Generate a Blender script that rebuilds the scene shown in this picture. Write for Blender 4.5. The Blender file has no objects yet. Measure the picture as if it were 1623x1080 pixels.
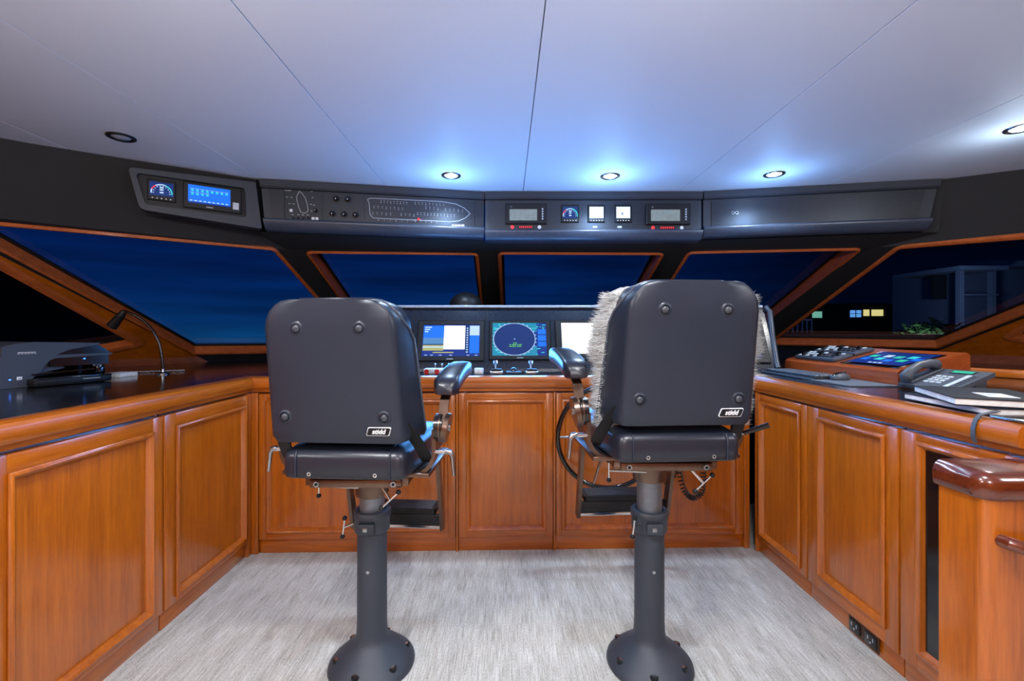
import bpy, bmesh, math, random
from mathutils import Vector, Matrix
random.seed(7)
S = bpy.context.scene
COL = S.collection
PI = math.pi
CAMZ, FPX, CX, CY = 1.22, 721.0, 803.0, 524.0      # camera height, focal length in pixels, principal point of the photograph
CEIL = 2.10                                         # headroom

# ------------------------------------------------------------------ materials
def new_mat(name):
    m = bpy.data.materials.new(name); m.use_nodes = True
    nt = m.node_tree
    return m, nt, nt.nodes['Principled BSDF']

def lin(r, g, b):
    f = lambda c: (c/255/12.92) if c/255 <= .04045 else ((c/255+.055)/1.055)**2.4
    return (f(r), f(g), f(b), 1)

def setp(p, col=None, rough=.5, metal=0, coat=0, coat_r=.1, spec=.5):
    if col is not None: p.inputs['Base Color'].default_value = col if len(col) == 4 else (*col, 1)
    p.inputs['Roughness'].default_value = rough
    p.inputs['Metallic'].default_value = metal
    p.inputs['Coat Weight'].default_value = coat
    p.inputs['Coat Roughness'].default_value = coat_r
    p.inputs['Specular IOR Level'].default_value = spec

def noise_chain(nt, scale, mapscale, detail=4, rough=.55, rnd=False):
    tc = nt.nodes.new('ShaderNodeTexCoord')
    mp = nt.nodes.new('ShaderNodeMapping'); mp.inputs['Scale'].default_value = mapscale
    if rnd:
        oi = nt.nodes.new('ShaderNodeObjectInfo')
        mu = nt.nodes.new('ShaderNodeMath'); mu.operation = 'MULTIPLY'; mu.inputs[1].default_value = 37.0
        ad = nt.nodes.new('ShaderNodeVectorMath'); ad.operation = 'ADD'
        nt.links.new(oi.outputs['Random'], mu.inputs[0]); nt.links.new(mu.outputs[0], ad.inputs[1])
        nt.links.new(tc.outputs['Object'], ad.inputs[0]); nt.links.new(ad.outputs[0], mp.inputs['Vector'])
    else:
        nt.links.new(tc.outputs['Object'], mp.inputs['Vector'])
    n = nt.nodes.new('ShaderNodeTexNoise')
    n.inputs['Scale'].default_value = scale; n.inputs['Detail'].default_value = detail; n.inputs['Roughness'].default_value = rough
    nt.links.new(mp.outputs[0], n.inputs['Vector'])
    return n

def ramp(nt, fac, stops):
    r = nt.nodes.new('ShaderNodeValToRGB')
    e = r.color_ramp.elements
    e[0].position, e[0].color = stops[0][0], stops[0][1]
    e[1].position, e[1].color = stops[-1][0], stops[-1][1]
    for p, c in stops[1:-1]:
        k = e.new(p); k.color = c
    nt.links.new(fac, r.inputs['Fac'])
    return r

def bump(nt, p, fac, strength, dist=.002):
    b = nt.nodes.new('ShaderNodeBump'); b.inputs['Strength'].default_value = strength; b.inputs['Distance'].default_value = dist
    nt.links.new(fac, b.inputs['Height']); nt.links.new(b.outputs[0], p.inputs['Normal'])

def wood(name, axis, dark, mid, light, rough=.3, coat=.8):
    m, nt, p = new_mat(name)
    setp(p, None, rough, 0, coat, .12)
    sc = [30, 30, 30]; sc['xyz'.index(axis)] = 1.3
    a = noise_chain(nt, 1.0, sc, 6, .62, True)
    sb = [140, 140, 140]; sb['xyz'.index(axis)] = 9
    b = noise_chain(nt, 1.0, sb, 3, .6, True)
    mx = nt.nodes.new('ShaderNodeMix'); mx.data_type = 'FLOAT'; mx.inputs[0].default_value = .38
    nt.links.new(a.outputs[0], mx.inputs[2]); nt.links.new(b.outputs[0], mx.inputs[3])
    r = ramp(nt, mx.outputs[0], [(.28, dark), (.5, mid), (.72, light)])
    nt.links.new(r.outputs[0], p.inputs['Base Color'])
    return m

WD, WM, WL = lin(134, 63, 5), lin(172, 89, 9), lin(196, 108, 18)
M = {}
for ax in 'xyz': M['wood_'+ax] = wood('varnished_mahogany_'+ax, ax, WD, WM, WL)
M['wood_cap'] = wood('dark_mahogany_cap_and_groove_shade', 'x', lin(70, 24, 8), lin(92, 36, 14), lin(112, 46, 18), .22, 1)
for ax in 'xy': M['trim_wood_'+ax] = wood('window_trim_wood_'+ax, ax, lin(140, 66, 26), lin(172, 88, 38), lin(196, 104, 50), .4, .4)

def plain(name, col, rough=.5, metal=0, coat=0, nscale=0, nstr=.2, ndist=.001, spec=.5, var=.12):
    m, nt, p = new_mat(name)
    setp(p, col, rough, metal, coat, .1, spec)
    n = noise_chain(nt, 1.0, (nscale or 40,)*3, 3)
    c = col
    r = ramp(nt, n.outputs[0], [(.3, (c[0]*(1-var), c[1]*(1-var), c[2]*(1-var), 1)), (.7, (c[0]*(1+var), c[1]*(1+var), c[2]*(1+var), 1))])
    nt.links.new(r.outputs[0], p.inputs['Base Color'])
    if nscale: bump(nt, p, n.outputs[0], nstr, ndist)
    return m

M['leather'] = plain('black_leather', lin(32, 39, 52), .36, nscale=320, nstr=.25, ndist=.0006, spec=.45)
M['leather_navy'] = plain('navy_black_leather', lin(26, 30, 42), .33, nscale=260, nstr=.22, ndist=.0006, spec=.55)
M['welt'] = plain('highlight_grey_welt', lin(70, 76, 88), .25)  # lighter than the leather: the rim highlight is put into the colour
M['button_leather'] = plain('shiny_button_leather', lin(58, 62, 70), .25)
M['headliner'] = plain('white_vinyl_headliner', lin(216, 221, 229), .6, nscale=300, nstr=.05, ndist=.0004, var=.015)
M['seam'] = plain('ceiling_seam_shadow_gap', lin(176, 180, 186), .8)
M['black_liner'] = plain('black_flocked_liner', lin(17, 19, 23), .75, nscale=400, nstr=.5, ndist=.0012, var=.5)
M['panel_grey'] = plain('charcoal_console_vinyl', lin(42, 47, 56), .5, nscale=500, nstr=.3, ndist=.0005)
M['plate_grey'] = plain('dark_anodised_plate', lin(38, 42, 49), .38, metal=.25, nscale=0)
M['plate_lip'] = plain('satin_grey_lip', lin(54, 62, 76), .3)
M['black_plastic'] = plain('black_plastic', lin(20, 21, 24), .45, spec=.3)
M['black_gloss'] = plain('black_gloss', lin(8, 8, 11), .12, coat=.5)
M['worktop'] = plain('black_laminate', lin(14, 14, 17), .16, coat=.3, nscale=0)
M['powder'] = plain('charcoal_powder_coat', lin(44, 51, 62), .5, nscale=900, nstr=.35, ndist=.0005)
M['steel'] = plain('brushed_steel', lin(165, 168, 172), .25, metal=1)
M['chrome'] = plain('chrome', lin(215, 217, 220), .1, metal=1)
M['bronze'] = plain('bronze_anodised', lin(112, 92, 80), .28, metal=.9)
M['grey_tube'] = plain('grey_anodised_tube', lin(120, 128, 138), .4, metal=.6)
M['white'] = plain('white_print', lin(230, 232, 235), .5)
M['paper'] = plain('white_paper', lin(225, 225, 220), .8)
M['grey_print'] = plain('grey_print', lin(160, 165, 170), .6)
M['grey_plastic'] = plain('grey_plastic', lin(70, 76, 86), .45, nscale=500, nstr=.15, ndist=.0004)
M['slate_plastic'] = plain('slate_plastic', lin(58, 64, 76), .5, nscale=300, nstr=.15, ndist=.0004)
M['key'] = plain('pale_key_plastic', lin(190, 198, 205), .45)
M['dash_black'] = plain('black_dash_laminate', lin(24, 30, 42), .22)
M['binder_black'] = plain('black_binder_vinyl', lin(24, 28, 38), .7, nscale=300, nstr=.1, spec=.25)
M['box_wood'] = wood('display_box_mahogany', 'x', lin(120, 52, 20), lin(152, 70, 30), lin(172, 84, 40), .28, .8)
M['rail_pale'] = plain('pale_satin_rail', lin(150, 162, 180), .25)
M['lcd'] = plain('unlit_lcd', lin(150, 158, 140), .2)
M['pad_grey'] = plain('grey_neoprene', lin(86, 92, 102), .8, nscale=600, nstr=.3)
M['fleece'] = plain('cream_sheepskin', lin(178, 180, 179), .9, nscale=150, nstr=.4, ndist=.004)
M['screen_off'] = plain('dark_screen_glass', lin(6, 8, 14), .3, spec=.3)
M['red_plastic'] = plain('red_plastic', lin(190, 20, 20), .4)
M['socket_brown'] = plain('dark_brown_plastic', lin(62, 36, 22), .4)
M['gunmetal'] = plain('dark_gunmetal', lin(70, 66, 66), .22, metal=.9)
M['house_wall'] = plain('pale_render_wall', lin(120, 130, 150), .9)
M['house_dark'] = plain('dark_house_wall', lin(30, 34, 40), .9)
M['soil'] = plain('dark_ground', lin(18, 20, 22), .95)
M['leaf'] = plain('garden_leaves', lin(60, 95, 60), .8)
M['timber'] = plain('weathered_dock_timber', lin(70, 66, 70), .8, nscale=12)

def emis(name, r, g, b, s):
    m, nt, p = new_mat(name)
    setp(p, (.01, .01, .01, 1), .15)
    p.inputs['Emission Color'].default_value = lin(r, g, b); p.inputs['Emission Strength'].default_value = s
    return m
E_ = {}
for k, v in dict(white=(255,255,255,1.5), blue=(20,120,255,1.0), deep=(8,50,150,.9), navy=(4,48,128,.85), cyan=(60,225,230,1.0), sky=(90,150,210,.9),
                 teal=(30,150,190,.9), red=(255,60,70,1.0), green=(120,230,90,.9), pale=(190,220,255,1.1), lime=(60,230,190,.8), sand=(200,200,120,.8),
                 led=(60,120,255,6.0), lamp=(225,240,255,18.0), yellow=(255,235,150,.9), winblue=(110,180,255,.9), wingreen=(150,230,200,.6), dim=(40,70,120,.5)).items():
    E_[k] = emis('lit_'+k, *v)

def carpet_mat():
    m, nt, p = new_mat('woven_grey_carpet'); setp(p, None, .95, spec=.2)
    a = noise_chain(nt, 1.0, (190, 9, 1), 4, .75)
    b = noise_chain(nt, 1.0, (520, 110, 1), 3, .75)
    c = noise_chain(nt, 1.0, (18, 2.5, 1), 2, .5)
    mx = nt.nodes.new('ShaderNodeMix'); mx.data_type = 'FLOAT'; mx.inputs[0].default_value = .5
    nt.links.new(a.outputs[0], mx.inputs[2]); nt.links.new(b.outputs[0], mx.inputs[3])
    m2 = nt.nodes.new('ShaderNodeMix'); m2.data_type = 'FLOAT'; m2.inputs[0].default_value = .15
    nt.links.new(mx.outputs[0], m2.inputs[2]); nt.links.new(c.outputs[0], m2.inputs[3])
    r = ramp(nt, m2.outputs[0], [(.34, lin(104, 100, 92)), (.45, lin(166, 163, 155)), (.54, lin(200, 199, 193)), (.66, lin(234, 234, 230))])
    nt.links.new(r.outputs[0], p.inputs['Base Color'])
    bump(nt, p, mx.outputs[0], .8, .004)
    return m
M['carpet'] = carpet_mat()

def glass_mat(name, tint):
    m = bpy.data.materials.new(name); m.use_nodes = True
    nt = m.node_tree; nt.nodes.clear()
    o = nt.nodes.new('ShaderNodeOutputMaterial'); t = nt.nodes.new('ShaderNodeBsdfTransparent'); g = nt.nodes.new('ShaderNodeBsdfGlossy')
    g.inputs['Roughness'].default_value = .01; t.inputs['Color'].default_value = tint
    g.inputs['Color'].default_value = (.8, .85, .95, 1)
    f = nt.nodes.new('ShaderNodeFresnel'); f.inputs['IOR'].default_value = 1.45
    x = nt.nodes.new('ShaderNodeMixShader')
    ge = nt.nodes.new('ShaderNodeNewGeometry'); iv = nt.nodes.new('ShaderNodeMath'); iv.operation = 'SUBTRACT'; iv.inputs[0].default_value = 1
    mu = nt.nodes.new('ShaderNodeMath'); mu.operation = 'MULTIPLY'
    nt.links.new(ge.outputs['Backfacing'], iv.inputs[1]); nt.links.new(iv.outputs[0], mu.inputs[0]); nt.links.new(f.outputs[0], mu.inputs[1])
    nt.links.new(mu.outputs[0], x.inputs[0]); nt.links.new(t.outputs[0], x.inputs[1]); nt.links.new(g.outputs[0], x.inputs[2]); nt.links.new(x.outputs[0], o.inputs[0])
    return m
M['glass'] = glass_mat('tinted_window_glass', (.9, .93, .97, 1)); M['dark_glass'] = glass_mat('dark_tinted_glass', (.06, .07, .09, 1))

# ------------------------------------------------------------------ mesh builder
class B:
    def __init__(self):
        self.bm = bmesh.new(); self.mats = []
    def mi(self, m):
        if m not in self.mats: self.mats.append(m)
        return self.mats.index(m)
    def _fin(self, verts, m, T=None):
        if T is not None:
            for v in verts: v.co = T @ v.co
        i = self.mi(m)
        fs = set(f for v in verts for f in v.link_faces)
        for f in fs: f.material_index = i
        return verts
    def poly(self, pts, faces, m, T=None):
        vs = [self.bm.verts.new(p) for p in pts]
        for f in faces:
            try: self.bm.faces.new([vs[i] for i in f])
            except ValueError: pass
        return self._fin(vs, m, T)
    def box(self, c, s, m, bev=0, seg=2, T=None):
        r = bmesh.ops.create_cube(self.bm, size=1)['verts']
        for v in r: v.co = Vector((v.co.x*s[0]+c[0], v.co.y*s[1]+c[1], v.co.z*s[2]+c[2]))
        if bev:
            es = list(set(e for v in r for e in v.link_edges))
            fs0 = set(self.bm.faces)-set(f for v in r for f in v.link_faces)
            bmesh.ops.bevel(self.bm, geom=es, offset=min(bev, min(s)*.49), segments=seg, profile=.5, affect='EDGES')
            r = list(set(v for f in self.bm.faces if f not in fs0 for v in f.verts))
        return self._fin(r, m, T)
    def span(self, a, b, m, bev=0, seg=2, T=None):
        return self.box([(a[i]+b[i])/2 for i in range(3)], [abs(b[i]-a[i]) for i in range(3)], m, bev, seg, T)
    def ring(self, c, n, r, seg):
        n = Vector(n).normalized(); t = n.orthogonal().normalized(); b = n.cross(t)
        return [self.bm.verts.new(Vector(c)+r*(math.cos(2*PI*k/seg)*t+math.sin(2*PI*k/seg)*b)) for k in range(seg)]
    def skin(self, rings, closed=False, caps=True):
        fs = []
        n = len(rings)
        for i in range(n if closed else n-1):
            a, b = rings[i], rings[(i+1) % n]
            for k in range(len(a)):
                fs.append(self.bm.faces.new((a[k], a[(k+1) % len(a)], b[(k+1) % len(a)], b[k])))
        if caps and not closed:
            self.bm.faces.new(list(reversed(rings[0]))); self.bm.faces.new(rings[-1])
    def cyl(self, p0, p1, r0, m, r1=None, seg=20, T=None):
        p0, p1 = Vector(p0), Vector(p1); d = p1-p0
        a = self.ring(p0, d, r0, seg); b = self.ring(p1, d, r0 if r1 is None else r1, seg)
        self.skin([a, b])
        return self._fin(a+b, m, T)
    def tube(self, path, r, m, seg=10, closed=False, T=None, flat=None):
        P = [Vector(p) for p in path]; n = len(P); rings = []
        prev = None
        for i in range(n):
            t = (P[(i+1) % n]-P[i-1]) if closed else (P[min(i+1, n-1)]-P[max(i-1, 0)])
            t.normalize()
            if prev is None: u = t.orthogonal().normalized()
            else: u = (prev-t*prev.dot(t)).normalized()
            prev = u; v = t.cross(u)
            rr = r[i] if isinstance(r, (list, tuple)) else r
            rings.append([self.bm.verts.new(P[i]+rr*(math.cos(2*PI*k/seg)*u+math.sin(2*PI*k/seg)*v)) for k in range(seg)])
        if closed:
            # align the last ring with the first
            best, off = 1e9, 0
            for o in range(seg):
                d = (rings[-1][o].co-rings[0][0].co).length
                if d < best: best, off = d, o
            if off: rings[-1:] = [rings[-1]]
        self.skin(rings, closed)
        return self._fin([v for q in rings for v in q], m, T)
    def strip(self, path, w, t, nrm, m, T=None):
        """flat bar following path; width w along nrm, thickness t across"""
        P = [Vector(p) for p in path]; N = Vector(nrm).normalized(); rings = []
        for i in range(len(P)):
            d = (P[min(i+1, len(P)-1)]-P[max(i-1, 0)]).normalized()
            s = d.cross(N).normalized()
            rings.append([self.bm.verts.new(P[i]+a*N*w/2+b*s*t/2) for a, b in ((-1, -1), (1, -1), (1, 1), (-1, 1))])
        self.skin(rings)
        return self._fin([v for q in rings for v in q], m, T)
    def lathe(self, prof, m, seg=40, T=None, cap=True):
        rings = []
        for r, z in prof: rings.append([self.bm.verts.new((r*math.cos(2*PI*k/seg), r*math.sin(2*PI*k/seg), z)) for k in range(seg)])
        self.skin(rings, False, cap)
        return self._fin([v for q in rings for v in q], m, T)
    def sphere(self, c, r, m, u=16, v=10, sc=(1, 1, 1), T=None):
        q = bmesh.ops.create_uvsphere(self.bm, u_segments=u, v_segments=v, radius=1)['verts']
        for w in q: w.co = Vector((w.co.x*r*sc[0]+c[0], w.co.y*r*sc[1]+c[1], w.co.z*r*sc[2]+c[2]))
        return self._fin(q, m, T)
    def prism(self, pts, y0, y1, m, T=None):
        """polygon in (x,z) extruded from y0 to y1"""
        a = [self.bm.verts.new((p[0], y0, p[1])) for p in pts]; b = [self.bm.verts.new((p[0], y1, p[1])) for p in pts]
        self.skin([a, b])
        return self._fin(a+b, m, T)
    def slab(self, pts, z0, z1, m, T=None):
        a = [self.bm.verts.new((p[0], p[1], z0)) for p in pts]; b = [self.bm.verts.new((p[0], p[1], z1)) for p in pts]
        self.skin([a, b])
        return self._fin(a+b, m, T)
    def frame_rings(self, loops, m, T=None, cap_first=False, cap_last=False):
        R = [[self.bm.verts.new(p) for p in lp] for lp in loops]
        self.skin(R, False, False)
        if cap_first: self.bm.faces.new(list(reversed(R[0])))
        if cap_last: self.bm.faces.new(R[-1])
        return self._fin([v for q in R for v in q], m, T)
    def text(self, s, size, m, T, extrude=.0006, shear=0, bold=0):
        c = bpy.data.curves.new('lettering', 'FONT'); c.body = s; c.size = size; c.extrude = extrude; c.shear = shear; c.offset = bold
        c.align_x = 'CENTER'; c.align_y = 'CENTER'
        o = bpy.data.objects.new('lettering', c); COL.objects.link(o)
        dg = bpy.context.evaluated_depsgraph_get(); me = bpy.data.meshes.new_from_object(o.evaluated_get(dg))
        i = self.mi(m); n0 = len(self.bm.verts)
        old = set(self.bm.verts)
        self.bm.from_mesh(me)
        vs = [v for v in self.bm.verts if v not in old]
        R = T @ Matrix.Rotation(PI/2, 4, 'X')
        for v in vs: v.co = R @ v.co
        for f in set(f for v in vs for f in v.link_faces): f.material_index = i
        bpy.data.objects.remove(o); bpy.data.curves.remove(c); bpy.data.meshes.remove(me)
    def build(self, name, parent=None, smooth=35, sub=0, mod=None):
        bm = self.bm
        bmesh.ops.recalc_face_normals(bm, faces=bm.faces)
        me = bpy.data.meshes.new(name); bm.to_mesh(me); bm.free()
        for m in self.mats: me.materials.append(m)
        if smooth:
            me.polygons.foreach_set('use_smooth', [True]*len(me.polygons)); me.set_sharp_from_angle(angle=math.radians(smooth))
        o = bpy.data.objects.new(name, me); COL.objects.link(o)
        if parent is not None: o.parent = parent
        if sub:
            k = o.modifiers.new('subsurf', 'SUBSURF'); k.levels = sub; k.render_levels = sub
        return o

def thing(name, label, cat, loc=(0, 0, 0), rz=0, rx=0, group=None):
    o = bpy.data.objects.new(name, None); COL.objects.link(o)
    o.empty_display_size = .05
    o.location = loc; o.rotation_euler = (rx, 0, rz)
    o['label'] = label; o['category'] = cat
    if group: o['group'] = group
    return o
def tag(o, label, cat, group=None, loc=None):
    o['label'] = label; o['category'] = cat
    if group: o['group'] = group
    if loc is not None: o.location = loc
    return o
def structure(o, label=None):
    o['kind'] = 'structure'
    if label: o['label'] = label
    return o
def lbl(o, s): o['label'] = s; return o
def Tr(x, y, z): return Matrix.Translation((x, y, z))
def ray(px, py): return Vector(((px-CX)/FPX, 1, (CY-py)/FPX))
EYE = Vector((0, 0, CAMZ))
def arc(c, r, a0, a1, n): return [(c[0]+r*math.cos(a0+(a1-a0)*i/n), c[1]+r*math.sin(a0+(a1-a0)*i/n)) for i in range(n+1)]

def round_poly(P, rad, n=5):
    """2-D polygon with each corner rounded"""
    out = []; N = len(P)
    for i in range(N):
        p = Vector(P[i]); a = Vector(P[i-1]); b = Vector(P[(i+1) % N])
        r = rad[i] if isinstance(rad, (list, tuple)) else rad
        u = (a-p); v = (b-p); lu, lv = u.length, v.length; u.normalize(); v.normalize()
        ang = u.angle(v); d = min(r/math.tan(ang/2), lu*.45, lv*.45) if r > 0 else 0
        if d < 1e-6: out += [tuple(p)]*1; continue
        s, e = p+u*d, p+v*d
        for k in range(n+1):
            t = k/n; out.append(tuple((1-t)**2*s+2*t*(1-t)*p+t*t*e))
    return out
def inset(P, d):
    """shrink a convex 2-D polygon by d"""
    N = len(P); A = sum(P[i][0]*P[(i+1) % N][1]-P[(i+1) % N][0]*P[i][1] for i in range(N)); sg = 1 if A > 0 else -1
    L = []
    for i in range(N):
        a, b = Vector(P[i]), Vector(P[(i+1) % N]); t = (b-a).normalized(); n = Vector((-t.y, t.x))*sg
        L.append((a+n*d, t))
    out = []
    for i in range(N):
        p, t = L[i-1]; q, s = L[i]
        den = t.x*s.y-t.y*s.x
        k = ((q.x-p.x)*s.y-(q.y-p.y)*s.x)/den
        out.append((p.x+t.x*k, p.y+t.y*k))
    return out

# ------------------------------------------------------------------ camera
cd = bpy.data.cameras.new('camera'); cam = bpy.data.objects.new('camera', cd); COL.objects.link(cam)
cam.location = EYE; cam.rotation_euler = (PI/2, 0, 0)
cd.sensor_width = 36; cd.lens = FPX/1623*36; cd.shift_x = (811.5-CX)/1623; cd.shift_y = (CY-540)/1623
cd.clip_start = .02; cd.clip_end = 500
S.camera = cam

# ------------------------------------------------------------------ the setting
XL, XR, YB = -3.9, 4.9, -2.2
C_ = [(XL, 1.02), (-2.31, 2.07), (-1.453, 2.633), (-.745, 2.783), (-.14, 2.89), (1.22, 2.89), (1.81, 2.79), (2.545, 2.633), (3.0, 2.36), (XR, 1.2)]
ZW = 1.741
W1L, W2, W3, W4 = Vector((-1.415, 2.95, ZW)), Vector((-.116, 3.104, ZW)), Vector((1.114, 3.104, ZW)), Vector((2.33, 2.86, ZW))
J1, J2, J3, J4 = Vector((-1.35, 4.4, 1.06)), Vector((-.1, 5.18, 1.06)), Vector((1.25, 5.18, 1.06)), Vector((2.19, 4.4, 1.06))
BL, PL = Vector((-2.43, 3.54, 1.03)), Vector((-2.56, 1.95, ZW))
BR, PR = Vector((3.49, 3.67, 1.06)), Vector((3.65, 2.12, ZW))
dL, dR = Vector((-.524, -.852, 0)), Vector((.524, -.852, 0))
BL0, BR0 = BL+(BL-PL)*.13, BR+(BR-PR)*.16
BL0.z = BR0.z = .94

b = B(); b.slab([(XL, YB), (XR, YB), (XR, 3.2), (XL, 3.2)], -.06, 0, M['carpet']); structure(b.build('floor'), 'pale grey woven carpet with fine lengthwise streaks')

b = B()
seams = [XL, -2.127, -1.43, -.7356, .104, 1.095, 1.929, 2.9, XR]
for i in range(len(seams)-1):
    b.span((seams[i]+.0018, YB, CEIL), (seams[i+1]-.0018, 3.2, CEIL+.02), M['headliner'], .0012, 1)
b.span((XL, YB, CEIL+.019), (XR, 3.2, CEIL+.05), M['seam'])
structure(b.build('ceiling'), 'white headliner of long panels with fine seams')

def wall(name, quads, m, label):
    b = B()
    for q in quads: b.poly([tuple(p) for p in q], [tuple(range(len(q)))], m)
    return structure(b.build(name, smooth=0), label)
V = Vector
Cz = [V((x, y, CEIL+.03)) for x, y in C_]
# black liner between headliner and window tops, left and right, and the brow behind the overhead panels
WPL = PL+dL*1.6; WPR = PR+dR*1.7
top_pts = [WPL, PL, W1L, W2, W3, W4, PR, WPR]
faces_front = []
def quadstrip(A, Bp):
    return [(A[i], A[i+1], Bp[i+1], Bp[i]) for i in range(len(A)-1)]
leftC = [Cz[0], Cz[1], Cz[2]]
faces_front += quadstrip(leftC, [WPL, PL, W1L])
brow_z = 1.80
browC = [V((-1.453, 2.633, CEIL+.03)), V((-1.453, 2.68, brow_z)), V((-.14, 2.94, brow_z)), V((1.22, 2.94, brow_z)), V((2.545, 2.68, brow_z))]
faces_front += [(browC[0], browC[1], W1L), (browC[1], browC[2], W2, W1L), (browC[2], browC[3], W3, W2), (browC[3], browC[4], W4, W3), (V((2.545, 2.633, CEIL+.03)), browC[4], W4)]
faces_front += [(Cz[7], Cz[8], PR, W4), (Cz[8], Cz[9], WPR, PR)]
bb = B()
for q in faces_front: bb.poly([tuple(p) for p in q], [tuple(range(len(q)))], M['black_liner'])

# windows: opening outlines traced on each facet, given in the facet's own plane
def facet_plane(a, bq, c):
    n = (bq-a).cross(c-a).normalized()
    if n.dot(EYE-a) < 0: n = -n           # towards the cabin
    return a, n
def hit(pl, px, py):
    a, n = pl; r = ray(px, py); t = (a-EYE).dot(n)/r.dot(n)
    return EYE+r*t
def window(idx, pl, outer, pxs, rad, trim, reveal, label, wallb, mat_wall, tm='trim_wood_x'):
    a, n = pl
    u = V((1, 0, 0)) - n*n.x; u.normalize(); v = n.cross(u)
    o = a
    to2 = lambda p: ((p-o).dot(u), (p-o).dot(v))
    to3 = lambda q, h=0: o+u*q[0]+v*q[1]+n*h
    P = [to2(hit(pl, *p)) for p in pxs]
    outer_r = round_poly(P, rad)
    Pi = inset(P, trim)
    inner_r = round_poly(Pi, [max(r-trim, .004) for r in (rad if isinstance(rad, list) else [rad]*len(P))])
    # surround with the hole
    ov = [wallb.bm.verts.new(p) for p in outer]; iv = [wallb.bm.verts.new(to3(q)) for q in outer_r]
    es = [wallb.bm.edges.new((ov[i], ov[(i+1) % len(ov)])) for i in range(len(ov))]+[wallb.bm.edges.new((iv[i], iv[(i+1) % len(iv)])) for i in range(len(iv))]
    r = bmesh.ops.triangle_fill(wallb.bm, use_beauty=True, use_dissolve=False, edges=es, normal=n)
    mi = wallb.mi(mat_wall)
    for f in r['geom']:
        if isinstance(f, bmesh.types.BMFace): f.material_index = mi
    t = bpy.data.objects.new('window_%d' % idx, None); COL.objects.link(t); t.location = to3((sum(p[0] for p in P)/len(P), sum(p[1] for p in P)/len(P)))
    t['kind'] = 'structure'; t['label'] = label
    L = t.location.copy()
    q = lambda pts, h: [tuple(to3(p, h)-L) for p in pts]
    Pm = inset(P, trim*.5)
    mid_r = round_poly(Pm, [max(r-trim*.5, .004) for r in (rad if isinstance(rad, list) else [rad]*len(P))])
    fb = B()
    fb.frame_rings([q(outer_r, -.03), q(outer_r, .004), q(mid_r, .012), q(inner_r, .006), q(inner_r, -reveal)], M[tm])
    fb.build('window_frame', t, 50)
    gb = B()
    gb.frame_rings([q(inner_r, -reveal+.012), q(inner_r, -reveal+.010)], M['black_plastic'])
    in2 = round_poly(inset(P, trim+.018), [max(r-trim-.018, .004) for r in (rad if isinstance(rad, list) else [rad]*len(P))])
    gb.frame_rings([q(inner_r, -reveal+.012), q(in2, -reveal+.012), q(in2, -reveal+.002)], M['black_plastic'])
    gb.build('gasket', t, 0)
    g = B(); g.frame_rings([q(inner_r, -reveal+.006), q(inner_r, -reveal)], M['dark_glass' if idx > 5 else 'glass'], None, True, True); g.build('window_pane', t, 0)
    return t
pl1 = facet_plane(W1L, J1, BL); pl2 = facet_plane(W1L, W2, (J1+J2)/2); pl3 = facet_plane(W2, W3, J2); pl4 = facet_plane(W3, W4, (J4+J3)/2); pl5 = facet_plane(W4, J4, BR)
window(1, pl1, [PL, W1L, J1, BL], [(-105, 342), (437, 393), (580, 557), (306, 561.6)], [.02, .06, .05, .03], .024, .07, 'raked quarter window on the left with wooden frame', bb, M['black_liner'])
window(2, pl2, [W1L, W2, J2, J1], [(482, 398), (758, 401), (771, 543), (588, 543)], .05, .022, .09, 'narrow raked front window above the left chair', bb, M['black_liner'])
window(3, pl3, [W2, W3, J3, J2], [(789, 400), (1054, 401), (972, 543), (797, 543)], .05, .022, .09, 'raked middle front window behind the dash', bb, M['black_liner'])
window(4, pl4, [W3, W4, J4, J3], [(1090, 399), (1370, 393), (1184, 538), (1003, 538)], .05, .022, .09, 'raked front window beyond the right chair', bb, M['black_liner'])
window(5, pl5, [W4, PR, BR, J4], [(1421, 390), (2035, 340), (1487, 552.4), (1212, 546.5)], [.06, .02, .03, .04], .03, .07, 'raked quarter window on the right with lit houses outside', bb, M['black_liner'])
# coaming below the windows
co = [BL0, V((J1.x, J1.y+.02, .94)), V((J2.x, J2.y+.02, .94)), V((J3.x, J3.y+.02, .94)), V((J4.x, J4.y+.02, .94)), BR0]
for q in quadstrip([BL, J1, J2, J3, J4, BR], co): bb.poly([tuple(p) for p in q], [(0, 1, 2, 3)], M['black_liner'])
bmesh.ops.remove_doubles(bb.bm, verts=bb.bm.verts, dist=1e-5)
structure(bb.build('wall_front', smooth=20), 'black lined windscreen surround and brow')

# side walls with the low dark side windows
def side(name, wname, idx, Bp, Pp, d, B0, pxs, rad, far, flip, label, wlabel):
    pl = facet_plane(Bp, Pp, Bp+d)
    w = B()
    on = lambda p: p
    O0 = V(B0); F0 = V(B0)+d*far; F1 = Pp+d*far
    n = pl[1]
    O0 = O0 - n*((O0-pl[0]).dot(n)); F0 = F0-n*((F0-pl[0]).dot(n))
    window(idx, pl, [Pp, Bp, O0, F0, F1], pxs, rad, .05, .06, wlabel, w, M['wood_y'], 'trim_wood_y')
    # below the worktop and aft
    A0 = V((O0.x, O0.y, 0)); A1 = V((F0.x, F0.y, 0))
    w.poly([tuple(O0), tuple(F0), tuple(A1), tuple(A0)], [(0, 1, 2, 3)], M['wood_z'])
    G = V((F0.x, YB, 0))
    w.poly([(F0.x, F0.y, 0), (F0.x, YB, 0), (F0.x, YB, CEIL), (F1.x, F1.y, CEIL), tuple(F1), tuple(F0)], [(0, 1, 2, 3, 4, 5)], M['wood_z'])
    w.poly([tuple(F1), (F1.x, F1.y, CEIL+.03), (F0.x, F0.y, CEIL+.03), tuple(F0)], [(0, 1, 2, 3)], M['wood_z'])
    structure(w.build(name, smooth=0), label)
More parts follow.
